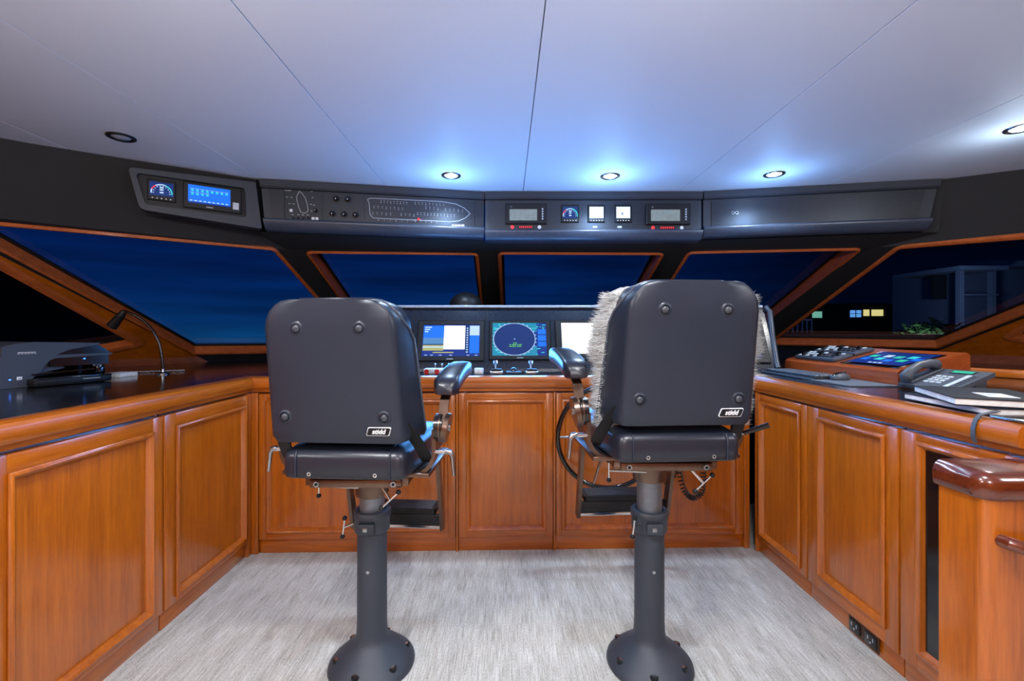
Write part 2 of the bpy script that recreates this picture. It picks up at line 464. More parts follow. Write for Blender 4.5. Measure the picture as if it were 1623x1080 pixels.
side('wall_left', 'w', 6, BL, PL, dL, BL0, [(238, 547), (176, 560), (60, 577), (-150, 590), (-150, 324)], [.05, .03, .05, .05, .05], 1.6, 0, 'varnished mahogany side wall under the left windows', 'low dark side window behind the printer')
side('wall_right', 'w', 7, BR, PR, dR, BR0, [(1580, 537), (1790, 415), (1790, 560), (1640, 548)], [.05, .05, .05, .05], 1.7, 1, 'varnished mahogany side wall under the right windows', 'low dark side window at the right edge')
wall('wall_back', [[V((XL, YB, 0)), V((XR, YB, 0)), V((XR, YB, CEIL)), V((XL, YB, CEIL))]], M['wood_z'], 'mahogany aft wall')

# ------------------------------------------------------------------ worktop (one continuous U) with wooden nosing
FU = V((-1.406, 2.485, 0)); FV = V((1.383, 2.557, 0)); FANG = math.atan2(FV.y-FU.y, FV.x-FU.x); FLEN = (FV-FU).length
ZT = .967; ZR = ZT+.0008
wk = thing('worktop', 'black laminate worktop running round three sides with rounded wooden nosing', 'worktop')
def wl(B0, d, t, off): # point on side-wall base line, moved inward
    p = V(B0)+d*t; return (p.x+off, p.y-abs(off)*.6)
b = B()
poly = [(-1.432, .4), (-1.432, 2.515), (1.412, 2.588), (1.422, 1.205), (4.25, 1.205), wl(BR0, dR, 1.5, -.08), wl(BR0, dR, 0, -.06), (2.16, 4.34), (1.22, 5.08), (-.1, 5.08), (-1.33, 4.34), wl(BL0, dL, 0, .06), wl(BL0, dL, 1.45, .08), (-3.15, .4)]
b.slab(poly, ZT-.03, ZT, M['worktop'])
lbl(b.build('countertop', wk, 0), 'glossy black laminate surface')
# nosing profile: depth out of the cabinet face, height
prof = [(0, -.082), (-.010, -.082), (-.0105, -.062), (-.030, -.060), (-.036, -.05), (-.038, -.03), (-.036, -.014), (-.028, -.004), (-.014, .002), (.004, .003), (.035, .001), (.035, -.03), (0, -.04)]
def nosing(p0, p1, name, mat, cut0=0, cut1=0):
    p0, p1 = V(p0), V(p1); d = (p1-p0); L = d.length; d.normalize(); out = V((d.y, -d.x, 0))  # cabin side on the right of p0->p1
    b = B(); R = []
    for s, cut in ((0, cut0), (L, cut1)):
        R.append([b.bm.verts.new(p0+d*(s+cut*q[0])-out*q[0]+V((0, 0, ZT+q[1]))) for q in prof])
    b.skin(R); b._fin([v for r in R for v in r], M[mat])
    o = b.build(name, wk, 28); return lbl(o, 'rounded mahogany edge')
nosing((-1.40, .4, 0), (-1.403, 2.485, 0), 'nosing', 'wood_y', 0, 1)
nosing((-1.403, 2.485, 0), (1.385, 2.557, 0), 'nosing', 'wood_x', -1, 1)
nosing((1.385, 2.557, 0), (1.392, 1.205, 0), 'nosing', 'wood_y', -1, 0)

# ------------------------------------------------------------------ cabinets
def rect(x0, x1, z0, z1, y): return [(x0, y, z0), (x1, y, z0), (x1, y, z1), (x0, y, z1)]
ZC = ZT-.087
def cabinet(name, label, loc, rz, w, depth, pan, door=None, group=None, glazed=False):
    """local x along the front, -y towards the cabin; pan=(x0,x1,z0,z1) the panel opening"""
    t = thing(name, label, 'cabinet', loc, rz, group=group)
    b = B()
    b.span((0, .022, .0), (.018, depth, ZC), M['wood_z']); b.span((w-.018, .022, 0), (w, depth, ZC), M['wood_z'])
    b.span((.018, .022, .05), (w-.018, depth, .068), M['wood_x']); b.span((.018, .022, ZC-.02), (w-.018, depth, ZC), M['wood_x'])
    b.span((.018, depth-.012, .05), (w-.018, depth, ZC), M['wood_x'])
    b.span((0, .010, ZC-.03), (w, .022, ZC+.004), M['wood_cap'])  # recessed strip, dark wood colours in the shade under the nosing
    b.build('carcass', t, 30)
    k = B(); k.span((0, .004, 0), (w, .022, .078), M['wood_x'], .002); lbl(k.build('plinth', t, 30), 'plain mahogany toe board')
    x0, x1, z0, z1 = pan; d0, d1 = door or (.002, w-.002); zb, zt = .080, ZC-.006
    d = B()
    # stiles (vertical grain) and rails (horizontal grain)
    d.span((d0, -.014, zb), (x0+.001, .018, zt), M['wood_z'], .003); d.span((x1-.001, -.014, zb), (d1, .018, zt), M['wood_z'], .003)
    d.span((x0, -.0138, zb), (x1, .018, z0+.001), M['wood_x'], .003); d.span((x0, -.0138, z1-.001), (x1, .018, zt), M['wood_x'], .003)
    do = d.build('door', t, 30)
    mo = B(); loops = []
    for i, y in ((0, -.0138), (-.001, -.019), (.004, -.024), (.010, -.025), (.016, -.021), (.019, -.014), (.024, -.010), (.026, -.002)):
        loops.append(rect(x0+i, x1-i, z0+i, z1-i, y))
    mo.frame_rings(loops, M['wood_y'] if False else M['wood_z']); lbl(mo.build('moulding', do, 40), 'raised moulding framing the panel')
    p = B()
    if glazed:
        p.span((x0+.02, -.006, z0+.02), (x1-.02, -.001, z1-.02), M['black_gloss']); lbl(p.build('glass_panel', do, 0), 'dark reflective glass')
    else:
        i = .026; lo = []
        for i, y in ((.024, -.0025), (.030, -.0025), (.034, -.0035)): lo.append(rect(x0+i, x1-i, z0+i, z1-i, y))
        p.frame_rings(lo, M['wood_z'], None, False, True); p.build('raised_panel', do, 30)
    return t
def post(label, loc, rz, w, dep=.06):
    b = B(); b.span((0, -.012, 0), (w, dep, ZC), M['wood_z'], .004)
    o = b.build('corner_post', None, 30); o.location = loc; o.rotation_euler = (0, 0, rz); tag(o, label, 'post'); return o
# front run, left to right (u along the front)
def fp(u): return FU+(FV-FU).normalized()*u
fpx = lambda px: ((px-CX)/FPX*2.52+1.406)            # pixel to distance along the front run
c1, c2 = fpx(417), fpx(724)
fr = [(fpx(417), fpx(723), fpx(431), fpx(708)), (fpx(727), fpx(877), fpx(742), fpx(863)), (fpx(881), fpx(1183), fpx(893), fpx(1167))]
labs = ['wide mahogany cabinet under the front worktop behind the left chair', 'narrow mahogany cabinet under the front worktop between the two chairs', 'wide mahogany cabinet under the front worktop behind the right chair']
for (a, c, p0, p1), lb in zip(fr, labs):
    cabinet('base_cabinet', lb, fp(a), FANG, c-a, .55, (p0-a-.008, p1-a+.008, .115, .838))
post('narrow mahogany filler post in the left front corner', fp(.006), FANG, fr[0][0]-.01)
post('thin mahogany post between left chair cabinet and middle cabinet', fp(fr[0][1]+.001), FANG, fr[1][0]-fr[0][1]-.002)
post('thin mahogany post between middle cabinet and right chair cabinet', fp(fr[1][1]+.001), FANG, fr[2][0]-fr[1][1]-.002)
post('narrow mahogany filler post in the right front corner', fp(fr[2][1]+.001), FANG, FLEN-fr[2][1]-.024)
# left run (local x = +Y)
xl = -1.40
cabinet('base_cabinet', 'large mahogany cabinet in the left run nearest the viewer, under the printer', (xl, 1.17, 0), PI/2, .667, .85, (1.262-1.17, 1.785-1.17, .105, .822))
cabinet('base_cabinet', 'mahogany cabinet in the left run beside the front corner', (xl, 1.842, 0), PI/2, .595, .85, (1.905-1.842, 2.418-1.842, .105, .822))
post('mahogany corner post ending the left cabinet run', (xl, 2.441, 0), PI/2, .03)
cabinet('base_cabinet', 'mahogany cabinet aft in the left run, out of the photo edge', (xl, .5, 0), PI/2, .665, .85, (.09, .575, .105, .822))
# right run (local x = -Y)
xr = 1.39
post('mahogany corner post starting the right cabinet run', (xr, 2.530, 0), -PI/2, .022)
cabinet('base_cabinet', 'narrow mahogany cabinet in the right run beside the front corner', (xr, 2.505, 0), -PI/2, .42, .6, (.030, 2.505-2.130, .105, .838))
cabinet('base_cabinet', 'mahogany cabinet in the right run between corner cabinet and glass door', (xr, 2.081, 0), -PI/2, .485, .6, (2.081-2.010, 2.081-1.652, .135, .838))
cabinet('media_cabinet', 'mahogany cabinet with a dark glass door behind the wooden partition', (xr, 1.592, 0), -PI/2, .39, .6, (1.592-1.528, .335, .135, .85), glazed=True)
# wall socket in the plinth
t = thing('power_socket', 'black double power socket set low in the right plinth', 'socket', (xr-.003, 1.765, .045), -PI/2)
b = B(); b.span((-.075, -.004, -.032), (.075, .0, .032), M['socket_brown'], .003); b.build('faceplate', t)
for x in (-.04, .04):
    b = B(); b.span((x-.028, -.009, -.022), (x+.028, -.004, .022), M['black_gloss'], .004)
    for q in (-.012, .012): b.span((x+q-.002, -.0095, -.002), (x+q+.002, -.0088, .012), M['grey_print'])
    b.cyl((x, -.0095, -.010), (x, -.0085, -.010), .004, M['grey_print'], seg=10)
    b.build('outlet', t)

# near partition at the right
t = thing('partition', 'low mahogany partition with rounded dark cap at the right foreground', 'partition', (1.138, 1.078, 0))
b = B()
pp = [(0, .12), (0, .022)]+[(.022+.022*math.cos(a), .022+.022*math.sin(a)) for a in [PI+i*PI/2/8 for i in range(9)]]+[(.245, 0), (.245, .12)]
b.slab(pp, 0, .835, M['wood_z']); b.build('panel', t, 40)
b = B(); R = []
def cap_loop(o, z):
    r = .03+o
    return [b.bm.verts.new((x, y, z)) for x, y in [(-o, .125), (-o, r-o)]+[(r-o+r*math.cos(a), r-o+r*math.sin(a)) for a in [PI+i*PI/2/8 for i in range(9)]]+[(.245, -o), (.245, .125)]]
for o, z in ((.004, .815), (.010, .82), (.012, .835), (.012, .855), (.008, .868), (-.001, .877), (-.012, .881)): R.append(cap_loop(o, z))
b.skin(R); b._fin([v for r in R for v in r], M['wood_cap']); lbl(b.build('cap_rail', t, 50), 'dark polished wooden cap')
b = B(); hz = .722
b.tube([(.034, .002, hz), (.036, -.02, hz), (.05, -.034, hz-.003), (.10, -.04, hz-.012), (.245, -.044, hz-.03)], .0155, M['wood_cap'], 14); b.build('handrail', t)

# ------------------------------------------------------------------ helm chairs
def rrect2(w, d, r, n=5):
    return round_poly([(-w/2, -d/2), (w/2, -d/2), (w/2, d/2), (-w/2, d/2)], r, n)
def helm_chair(loc, yaw, dz, label, lever_out, bx, outer):
    t = thing('helm_chair', label, 'chair', loc)
    # pedestal
    ped = B()
    ped.lathe([(.0, .0), (.152, .0), (.154, .006), (.152, .014), (.146, .022), (.13, .036), (.108, .056), (.085, .075), (.068, .090), (.059, .104), (.055, .125), (.0535, .16), (.0525, .5), (.0, .5)], M['powder'], 56)
    po = ped.build('pedestal', t, 50)
    for k in range(6):
        a = k*PI/3+.35; c, s = math.cos(a), math.sin(a)
        bb_ = B(); T = Tr(c*.122, s*.122, .0) @ Matrix.Rotation(a, 4, 'Z')
        bb_.cyl((0, 0, .018), (0, 0, .043), .0145, M['black_plastic'], seg=18, T=T); bb_.cyl((0, 0, .041), (0, 0, .046), .0085, M['steel'], seg=12, T=T)
        bb_.build('bolt', po)
    sc = B(); sc.cyl((.0, -.051, .36), (0, -.0545, .36), .006, M['steel'], seg=14); sc.build('set_screw', t)
    cl = B(); cl.lathe([(.053, .487), (.060, .49), (.063, .498), (.0635, .54), (.067, .545), (.067, .562), (.062, .568), (.05, .568), (.046, .56)], M['powder'], 44, cap=False)
    cl.span((-.03, -.075, .500), (.028, -.055, .538), M['powder'], .004)
    cl.span((-.012, -.0765, .512), (.004, -.074, .526), M['steel'], .001); cl.build('clamp_collar', t, 50)
    zi = .63+dz
    iu = B(); iu.cyl((0, 0, .52), (0, 0, zi+.02), .0445, M['grey_tube'], seg=44); iu.build('inner_tube', t, 50)
    s = bpy.data.objects.new('swivel', None)
    hub = B(); hub.lathe([(.046, zi-.012), (.056, zi-.01), (.060, zi), (.060, zi+.03), (.064, zi+.036), (.066, zi+.075), (.05, zi+.078)], M['bronze'], 40)
    hub.cyl((.032, -.052, zi+.045), (.032, -.068, zi+.045), .008, M['black_plastic'], seg=14)
    hub.span((-.17, -.17, zi+.078), (.17, .17, zi+.09), M['bronze'], .003)
    hub.span((-.15, -.186, zi+.076), (.15, -.17, zi+.102), M['bronze'], .003)
    hub.build('swivel_hub', t, 40)
    Y = Matrix.Rotation(yaw, 4, 'Z')
    def ch(d, x, y, z, r, ro): pass
    # T handle clamps
    def tbar(name, p0, p1, up, r=.005):
        q = B(); q.cyl(p0, p1, r, M['chrome'], seg=12)
        p1 = V(p1); u = V(up)
        q.cyl(p1-u, p1+u, .0032, M['chrome'], seg=10)
        q.sphere(tuple(p1-u), .0085, M['black_plastic'], 12, 8); q.sphere(tuple(p1+u), .0085, M['black_plastic'], 12, 8)
        q.build(name, t)
    tbar('clamp_handle', (-.03, -.06, zi+.035), (-.165, -.075, zi+.045), (0, 0, .034))
    tbar('clamp_handle', (.075, -.17, zi+.088), (.115, -.195, zi+.04), (.028, 0, .026))
    tbar('clamp_handle', (-.05, -.055, .535), (-.078, -.075, .53), (.004, 0, .032), .004)
    for x in (-.125, .125):
        q = B(); q.cyl((x, -.186, zi+.09), (x, -.194, zi+.09), .009, M['steel'], seg=14); q.cyl((x, -.192, zi+.09), (x, -.196, zi+.09), .005, M['black_plastic'], seg=6); q.build('plate_bolt', t)
    # seat
    z0 = .752+dz
    q = B(); pts = []
    def loop(w0, w1, y0, y1, z, r):
        P = round_poly([(-w0/2, y0), (w0/2, y0), (w1/2, y1), (-w1/2, y1)], r, 4)
        return [q.bm.verts.new(Y @ V((x, y, z))) for x, y in P]
    R = [loop(.37, .42, -.24, .20, z0, .03), loop(.388, .445, -.252, .215, z0+.006, .03), loop(.392, .45, -.256, .225, z0+.02, .03), loop(.392, .45, -.256, .23, z0+.07, .03),
         loop(.384, .44, -.25, .225, z0+.084, .03), loop(.35, .39, -.225, .20, z0+.098, .035), loop(.25, .27, -.15, .12, z0+.106, .04)]
    q.skin(R); q._fin([v for r in R for v in r], M['leather_navy']); so = q.build('seat_cushion', t, 60)
    for x in (-.15, .15):
        q = B(); q.tube([Y @ V(p) for p in [(x, -.256, z0+.008), (x, -.2575, z0+.03), (x, -.2575, z0+.07), (x, -.25, z0+.086), (x, -.2, z0+.101)]], .0035, M['leather'], 8); q.build('piping', so)
    for x in (-.105, .105):
        q = B(); q.cyl(Y @ V((x, -.256, z0+.02)), Y @ V((x, -.2605, z0+.02)), .0065, M['chrome'], seg=14); q.cyl(Y @ V((x, -.26, z0+.02)), Y @ V((x, -.2615, z0+.02)), .003, M['black_plastic'], seg=8); q.build('seat_screw', so)
    # seat frame: bent flat bar under the seat, up to the arm hubs
    zh = .893+dz; xa = .262
    pth = [(-xa, 0, zh)]+[(-xa, 0, z0+.09)]+[(-xa+.075*(1-math.cos(a)), 0, z0+.062-.075*math.sin(a)) for a in [i*PI/2/6 for i in range(7)]]
    pth = pth+[(-p[0], 0, p[2]) for p in reversed(pth)]
    q = B(); q.strip([Y @ V((p[0], p[1]-.12, p[2])) for p in pth], .055, .013, Y @ V((0, 1, 0)), M['bronze']); q.build('seat_frame', t, 30)
    q = B()
    for sx in (-1, 1): q.span((sx*.16-.09, -.16, z0-.016), (sx*.16+.09, .18, z0-.003), M['bronze'], .002, T=Y)
    q.span((-.17, -.17, z0-.035), (.17, .17, z0-.012), M['bronze'], .003)
    q.build('seat_rail', t, 30)
    # backrest: rear shell and front cushion
    zb, zt = .870+dz, 1.312+dz
    def back_y(z): return -.262-.075*((z-zb)/(zt-zb))
    sh = B(); R = []; welt = []
    H = zt-zb
    for i in range(23):
        f = i/22
        if i >= 16:                                   # rounded top corners
            g = (i-16)/6; f = 16/22+(1-16/22)*math.sin(g*PI/2)
        z = zb+f*H
        rt = .085; top = max(0, (z-(zt-rt))/rt)
        cut = rt*(1-math.sqrt(max(0, 1-min(1, top)**2)))
        edge = .012*max(0, 1-f/.04)
        wb = .214-.012*f-cut*.93-edge; wing = max(0, min(1, (.93-f)/.20)); wing = wing*wing*(3-2*wing)
        fl = .004+.026*wing*(1.1-.5*f); dp = .045+.085*wing*(1.1-.5*f)
        y = back_y(z); rr = .022*(1 if top < .9 else .6)
        yb = y+(.004*max(0, 1-f/.04))+ (.006*top)
        half = [(0, yb-.008*math.sin(PI*f)), (wb*.55, yb-.006*math.sin(PI*f)), (wb-rr, yb), (wb-rr*.3, yb+rr*.25), (wb, yb+rr), (wb+fl*.55, yb+rr+(dp-rr)*.5), (wb+fl, yb+dp), (wb+fl-.010, yb+dp+.004), (wb+fl*.2-.01, yb+dp*.75), (wb*.5, yb+.045)]
        lp = half+[(-x, yy) for x, yy in reversed(half[1:])]
        R.append([sh.bm.verts.new(Y @ V((x+bx, yy, z))) for x, yy in lp]); welt.append((wb+fl+.001, yb+dp, z))
    sh.skin(R); sh._fin([v for r in R for v in r], M['leather'])
    so = sh.build('backrest_shell', t, 50)
    cu = B(); R = []
    for i in range(19):
        f = i/18
        z = zb+.02+f*(H-.012)
        rt = .085; top = max(0, (z-(zt+.008-rt))/rt); cut = rt*(1-math.sqrt(max(0, 1-min(1, top)**2)))
        w = .210-.004*f-cut; y = back_y(z)
        th = .15-.045*top**2; y0 = y+.035+.02*top**3
        ed = .03
        half = [(0, y0), (w-ed, y0), (w-.006, y0+ed*.5), (w, y0+ed+.02), (w, y0+th-ed), (w-ed*.35, y0+th-.006), (w-ed*1.2, y0+th+.004), (0, y0+th+.012)]
        lp = half+[(-x, yy) for x, yy in reversed(half[1:-1])]
        R.append([cu.bm.verts.new(Y @ V((x+bx, yy, z))) for x, yy in lp])
    cu.skin(R); cu._fin([v for r in R for v in r], M['leather_navy'])
    cu.build('back_cushion', t, 55)
    q = B(); wp = [(x+bx, yy, z) for x, yy, z in welt]; wp = wp+[(-(x-bx)+bx, yy, z) for x, yy, z in reversed(wp)]
    q.tube([Y @ V(p) for p in wp], .0032, M['welt'], 8); lbl(q.build('welt', so, 60), 'raised edge piping with its highlight in the grey colour')
    # buttons sunk in dimples
    for fx, f in ((-.096, .805), (.096, .805), (-.156, .19), (.156, .19)):
        z = zb+f*H; y = back_y(z)-.006*math.sin(PI*f)-.001
        q = B(); T = Y @ Tr(fx+bx, y, z) @ Matrix.Rotation(.17, 4, 'X') @ Matrix.Rotation(PI/2, 4, 'X')
        q.lathe([(.022, -.002), (.018, .0012), (.0145, .0018), (.0125, -.001)], M['leather'], 28, T=T, cap=False)
        q.sphere((0, 0, .001), .0115, M['button_leather'], 20, 12, (1, 1, .6), T=T)
        q.build('button', so, 60)
    # badge
    z = zb+.041; y = back_y(z)-.004
    T = Y @ Tr(.136+bx, y, z) @ Matrix.Rotation(.17, 4, 'X')
    q = B()
    par = lambda w, h, k: round_poly([(-w-k, -h), (w-k, -h), (w+k, h), (-w+k, h)], .004, 3)
    q.prism(par(.036, .0135, .004), -.001, .006, M['white'], T); q.prism(par(.0342, .0117, .004), -.0018, .004, M['black_plastic'], T)
    q.text('stidd', .021, M['white'], T @ Tr(0, -.002, .0), .0008, .28, .0006)
    lbl(q.build('badge', so, 0), 'small black badge with white slanted stidd lettering')
    # arms
    for sx in (-1, 1):
        x = sx*(.283 if sx != outer else .256)
        q = B()
        q.cyl((x-sx*.02, -.115, zh), (x+sx*.008, -.115, zh), .046, M['gunmetal'], seg=36, T=Y); q.cyl((x+sx*.008, -.115, zh), (x+sx*.024, -.115, zh-.003), .05, M['bronze'], seg=36, T=Y)
        q.cyl((x-sx*.004, -.115, zh), (x+sx*.001, -.115, zh), .0485, M['bronze'], seg=36, T=Y)
        q.cyl((x+sx*.024, -.115, zh), (x+sx*.03, -.115, zh), .012, M['steel'], seg=14, T=Y)
        ho = q.build('arm_hub', t, 40)
        q = B(); q.strip([V((x+sx*.004, -.125, zh+.02)), V((x+sx*.008, -.105, zh+.09)), V((x+sx*.014, -.06, zh+.125))], .032, .009, (1, 0, 0), M['bronze'], Y); q.build('arm_post', t, 30)
        q = B(); R = []
        xp = x+sx*(.018 if sx != outer else .004)
        n = 12
        for i in range(n+1):
            f = i/n; yy = -.16+.38*f
            e = min(1, f/.1, (1-f)/.12); e = math.sin(e*PI/2)**.6 if e > 0 else 0
            e = max(e, .5)
            w = .043*min(1, e+.12)*(1-.10*f); zc = zh+.128+.040*math.sin(min(1, f*1.25)*PI*.5)+.004
            h = .033*e
            lp = []
            for k in range(16):
                a = 2*PI*k/16; cx_, sz_ = math.cos(a), math.sin(a)
                sp = lambda v, p: math.copysign(abs(v)**p, v)
                lp.append((xp+w*sp(cx_, .42), yy, zc+h*sp(sz_, .5)*(1 if sz_ > 0 else .9)))
            R.append([q.bm.verts.new(Y @ V(p)) for p in lp])
        q.skin(R); q._fin([v for r in R for v in r], M['leather_navy'])
        q.build('arm_pad', t, 60)
        # locking lever below the hub
        zl = zh-.075
        q = B(); q.cyl((x-sx*.02, -.14, zl), (x+sx*.028, -.145, zl), .0075, M['chrome'], seg=14, T=Y)
        if sx > 0 and lever_out:
            q.cyl((x+.012, -.15, zl+.0), (x+.075, -.19, zl+.035), .0075, M['gunmetal'], .009, seg=12, T=Y)
        else:
            q.tube([(x+sx*.02, -.145, zl+.004), (x+sx*.036, -.147, zl), (x+sx*.042, -.148, zl-.012), (x+sx*.048, -.150, zl-.075)], [.009, .0095, .008, .0055], M['steel'], 12, T=Y)
        q.build('lock_lever', t, 40)
    # back brackets
    for sx in (-1, 1):
        q = B(); q.strip([V((sx*.24, -.13, z0+.03)), V((sx*.225, -.19, z0+.1)), V((sx*.19, -.235, zb+.06))], .04, .007, (1, 0, 0), M['black_plastic'], Y); q.build('back_bracket', t, 30)
    # footrest hanging from the seat front
    fr_ = []
    for sx in (-1, 1):
        q = B(); x = sx*.195
        q.strip([V((x, .17, z0-.01)), V((x, .22, z0-.03)), V((x, .30, .40+dz)), V((x, .31, .365+dz))], .045, .014, (0, 1, .1), M['bronze'], Y)
        for k in range(5):
            zz = .46+dz+k*.055; q.cyl((x-.004, .285-(k*.055)*.17, zz), (x+.004, .285-(k*.055)*.17, zz), .008, M['black_plastic'], seg=10, T=Y)
        q.build('footrest_arm', t, 30)
    q = B(); q.cyl((-.2, .305, .375+dz), (.2, .305, .375+dz), .010, M['chrome'], seg=16, T=Y); q.span((-.19, .29, .385+dz), (.19, .31, .43+dz), M['black_plastic'], .004, T=Y); q.build('footrest_bar', t, 40)
    q = B()
    pl_ = [(-.17, .29), (.17, .29), (.17, .40), (-.17, .40)]
    q.slab(round_poly(pl_, .02), .432+dz, .452+dz, M['black_plastic'], Y)
    for k in range(11): q.span((-.155, .298+k*.009, .451+dz), (.155, .302+k*.009, .456+dz), M['leather_navy'], .0015, T=Y)
    q.build('foot_plate', t, 30)
    return t
YC = 1.668
helm_chair((-.493, YC, 0), math.radians(-4), 0.0, 'lower black leather helm chair on a pedestal, left of the two, without fleece', False, -.014, -1)
helm_chair((.523, YC, 0), math.radians(4), .055, 'taller black leather helm chair on a pedestal wearing a sheepskin, in front of the wheel', True, .016, 1)

# sheepskin over the right chair's front
def sheepskin():
    b = B(); R = []
    Y = Tr(.523+.03, YC, 0) @ Matrix.Rotation(math.radians(4), 4, 'Z')
    zb, zt = .90, 1.358
    H = zt-zb
    surf = []
    for i in range(22):
        f = i/21; z = zb+f*H
        rt = .075; top = max(0, (z-(zt-rt))/rt); cut = rt*(1-math.sqrt(max(0, 1-min(.98, top)**2)))
        w = .257-cut-.022*math.sin(f*PI*2.2+.4)*(.5)-.006*math.sin(f*31)-.005*math.sin(f*17+1)+.014*(1-f)
        y0 = -.262-.075*f+.035+.075; th = .095
        lp = []
        for k in range(28):
            a = 2*PI*k/28; c, s = math.cos(a), math.sin(a)
            sp = lambda v, p: math.copysign(abs(v)**p, v)
            lp.append((w*sp(c, .5)+random.uniform(-.004, .004), y0+th*.5+th*.5*sp(s, .7)+random.uniform(-.004, .004), z+random.uniform(-.003, .003)))
        R.append([b.bm.verts.new(Y @ V(p)) for p in lp]); surf.append(lp)
    b.skin(R); b._fin([v for r in R for v in r], M['fleece'])
    o = b.build('sheepskin_cover', None, 80)
    tag(o, 'cream sheepskin cover draped over the front of the right helm chair', 'seat cover')
    h = B(); vs = []; fs = []
    for n in range(9000):
        i = random.randrange(0, 20); k = random.randrange(28); t = random.random(); u = random.random()
        a = V(surf[i][k]).lerp(V(surf[i][(k+1) % 28]), t); c = V(surf[i+1][k]).lerp(V(surf[i+1][(k+1) % 28]), t); p = a.lerp(c, u)
        cen = V((0, sum(q[1] for q in surf[i])/28, p.z-(.05 if i > 17 else 0)))
        d = (p-cen); d.x *= .5 if abs(d.x) < .2 else 1; d.normalize(); d = (d+V((random.uniform(-.5, .5), random.uniform(-.5, .5), random.uniform(-.4, .6)))).normalized()
        L = random.uniform(.014, .034); s = d.orthogonal().normalized()*.0014; s2 = d.cross(s)
        j = len(vs); vs += [Y @ (p+s), Y @ (p-s*.5+s2*.9), Y @ (p-s*.5-s2*.9), Y @ (p+d*L)]
        fs += [(j, j+1, j+3), (j+1, j+2, j+3), (j+2, j, j+3)]
    me = bpy.data.meshes.new('fleece_strands'); me.from_pydata([tuple(v) for v in vs], [], fs); me.materials.append(M['fleece'])
    s = bpy.data.objects.new('fleece_strands', me); COL.objects.link(s); s.parent = o; s['kind'] = 'stuff'
sheepskin()

# ------------------------------------------------------------------ steering wheel on the right front cabinet
t = thing('steering_wheel', 'black rimmed steering wheel on the front cabinet behind the right chair', 'steering wheel', (.535, 2.42, .66), FANG)
b = B(); b.tube([(.268*math.cos(a), -.03, .268*math.sin(a)) for a in [2*PI*i/64 for i in range(64)]], .0125, M['black_gloss'], 12, True); lbl(b.build('rim', t, 60), 'thin glossy black rim')
for a in (PI, PI+2*PI/5, PI+4*PI/5, PI+6*PI/5, PI+8*PI/5):
    b = B(); b.cyl((.03*math.cos(a), -.02, .03*math.sin(a)), (.262*math.cos(a), -.03, .262*math.sin(a)), .009, M['steel'], .006, 12); b.build('spoke', t)
b = B(); b.cyl((0, -.045, 0), (0, .0, 0), .045, M['steel'], seg=28); b.cyl((0, 0, 0), (0, .085, 0), .028, M['steel'], seg=20); b.build('hub', t, 40)

# coiled cord dangling under the right chair
def coil(path, r, turns, wire, name, label, loc):
    b = B(); P = [V(p) for p in path]
    # resample by spline
    pts = []; n = 14*turns
    seg = len(P)-1
    for i in range(n+1):
        s = i/n*seg; k = min(int(s), seg-1); f = s-k
        p0, p1, p2, p3 = P[max(k-1, 0)], P[k], P[k+1], P[min(k+2, seg)]
        pts.append(.5*((2*p1)+(-p0+p2)*f+(2*p0-5*p1+4*p2-p3)*f*f+(-p0+3*p1-3*p2+p3)*f**3))
    H = []; prev = None
    for i in range(n+1):
        d = (pts[min(i+1, n)]-pts[max(i-1, 0)]).normalized()
        u = d.orthogonal().normalized() if prev is None else (prev-d*prev.dot(d)).normalized()
        prev = u; v = d.cross(u); a = 2*PI*i/14
        H.append(pts[i]+r*(math.cos(a)*u+math.sin(a)*v))
    b.tube(H, wire, M['black_plastic'], 6)
    return tag(b.build(name, None, 60), label, 'cord', None, loc)
coil([(.0, 0, .17), (.0, 0, .10), (.02, 0, .03), (.055, 0, .0), (.09, 0, .02), (.10, 0, .08), (.095, 0, .15), (.085, .03, .20)], .010, 32, .0028, 'coiled_cord', 'black coiled cord hanging in a deep loop below the right chair', (.735, 1.93, .508))
coil([(.0, 0, .015), (.04, 0, .0), (.085, 0, .02), (.11, 0, .07), (.115, 0, .12), (.10, .02, .16)], .010, 20, .0028, 'coiled_cord', 'shorter black coiled cord curving beside the footrest of the right chair', (.645, 2.0, .555))
for o in [o for o in bpy.data.objects if o.name.startswith('coiled_cord')]: o['group'] = 'coiled cords under the right chair'

# ------------------------------------------------------------------ dash console with its monitors
DY0, DZ0, DS, DC = 2.78, .985, .375, .927
DT = math.atan2(DS, DC)
def dash(px, py):
    k = (CY-py)/FPX; h = (k*DY0+(CAMZ-DZ0))/(DC-DS*k); y = DY0+DS*h
    return (px-CX)/FPX*y, h
def dashp(x, h, out=0): # point in world
    return V((x, DY0+DS*h-out*DC, DZ0+DC*h+out*DS))
t = thing('dash_console', 'black raised instrument dash behind the two chairs with a pale hood rail', 'console', (0, DY0, ZR))
HT = .415; ytop = DS*HT; ztop = DZ0-ZT+DC*HT
prof_d = [(0-.006, 0), (0, DZ0-ZT), (ytop, ztop), (ytop+.03, ztop-.002), (.6, ztop-.004), (.72, 0)]
b = B(); R = []
for x in (-.95, 1.66): R.append([b.bm.verts.new((x, y, z)) for y, z in prof_d])
b.skin(R); b._fin([v for r in R for v in r], M['dash_black']); b.build('body', t, 0)
b = B(); b.tube([(-.95, ytop-.012, ztop+.002), (1.64, ytop-.012, ztop+.002)], .010, M['rail_pale'], 12); lbl(b.build('hood_rail', t), 'pale grey rounded rail')
b = B(); b.tube([(1.655, -.006, .02), (1.66, .02, .06), (1.672, ytop*.55, ztop*.55), (1.68, ytop-.03, ztop-.03), (1.665, ytop-.008, ztop)], .017, M['plate_lip'], 12); lbl(b.build('edge_trim', t), 'pale grey rounded end trim')
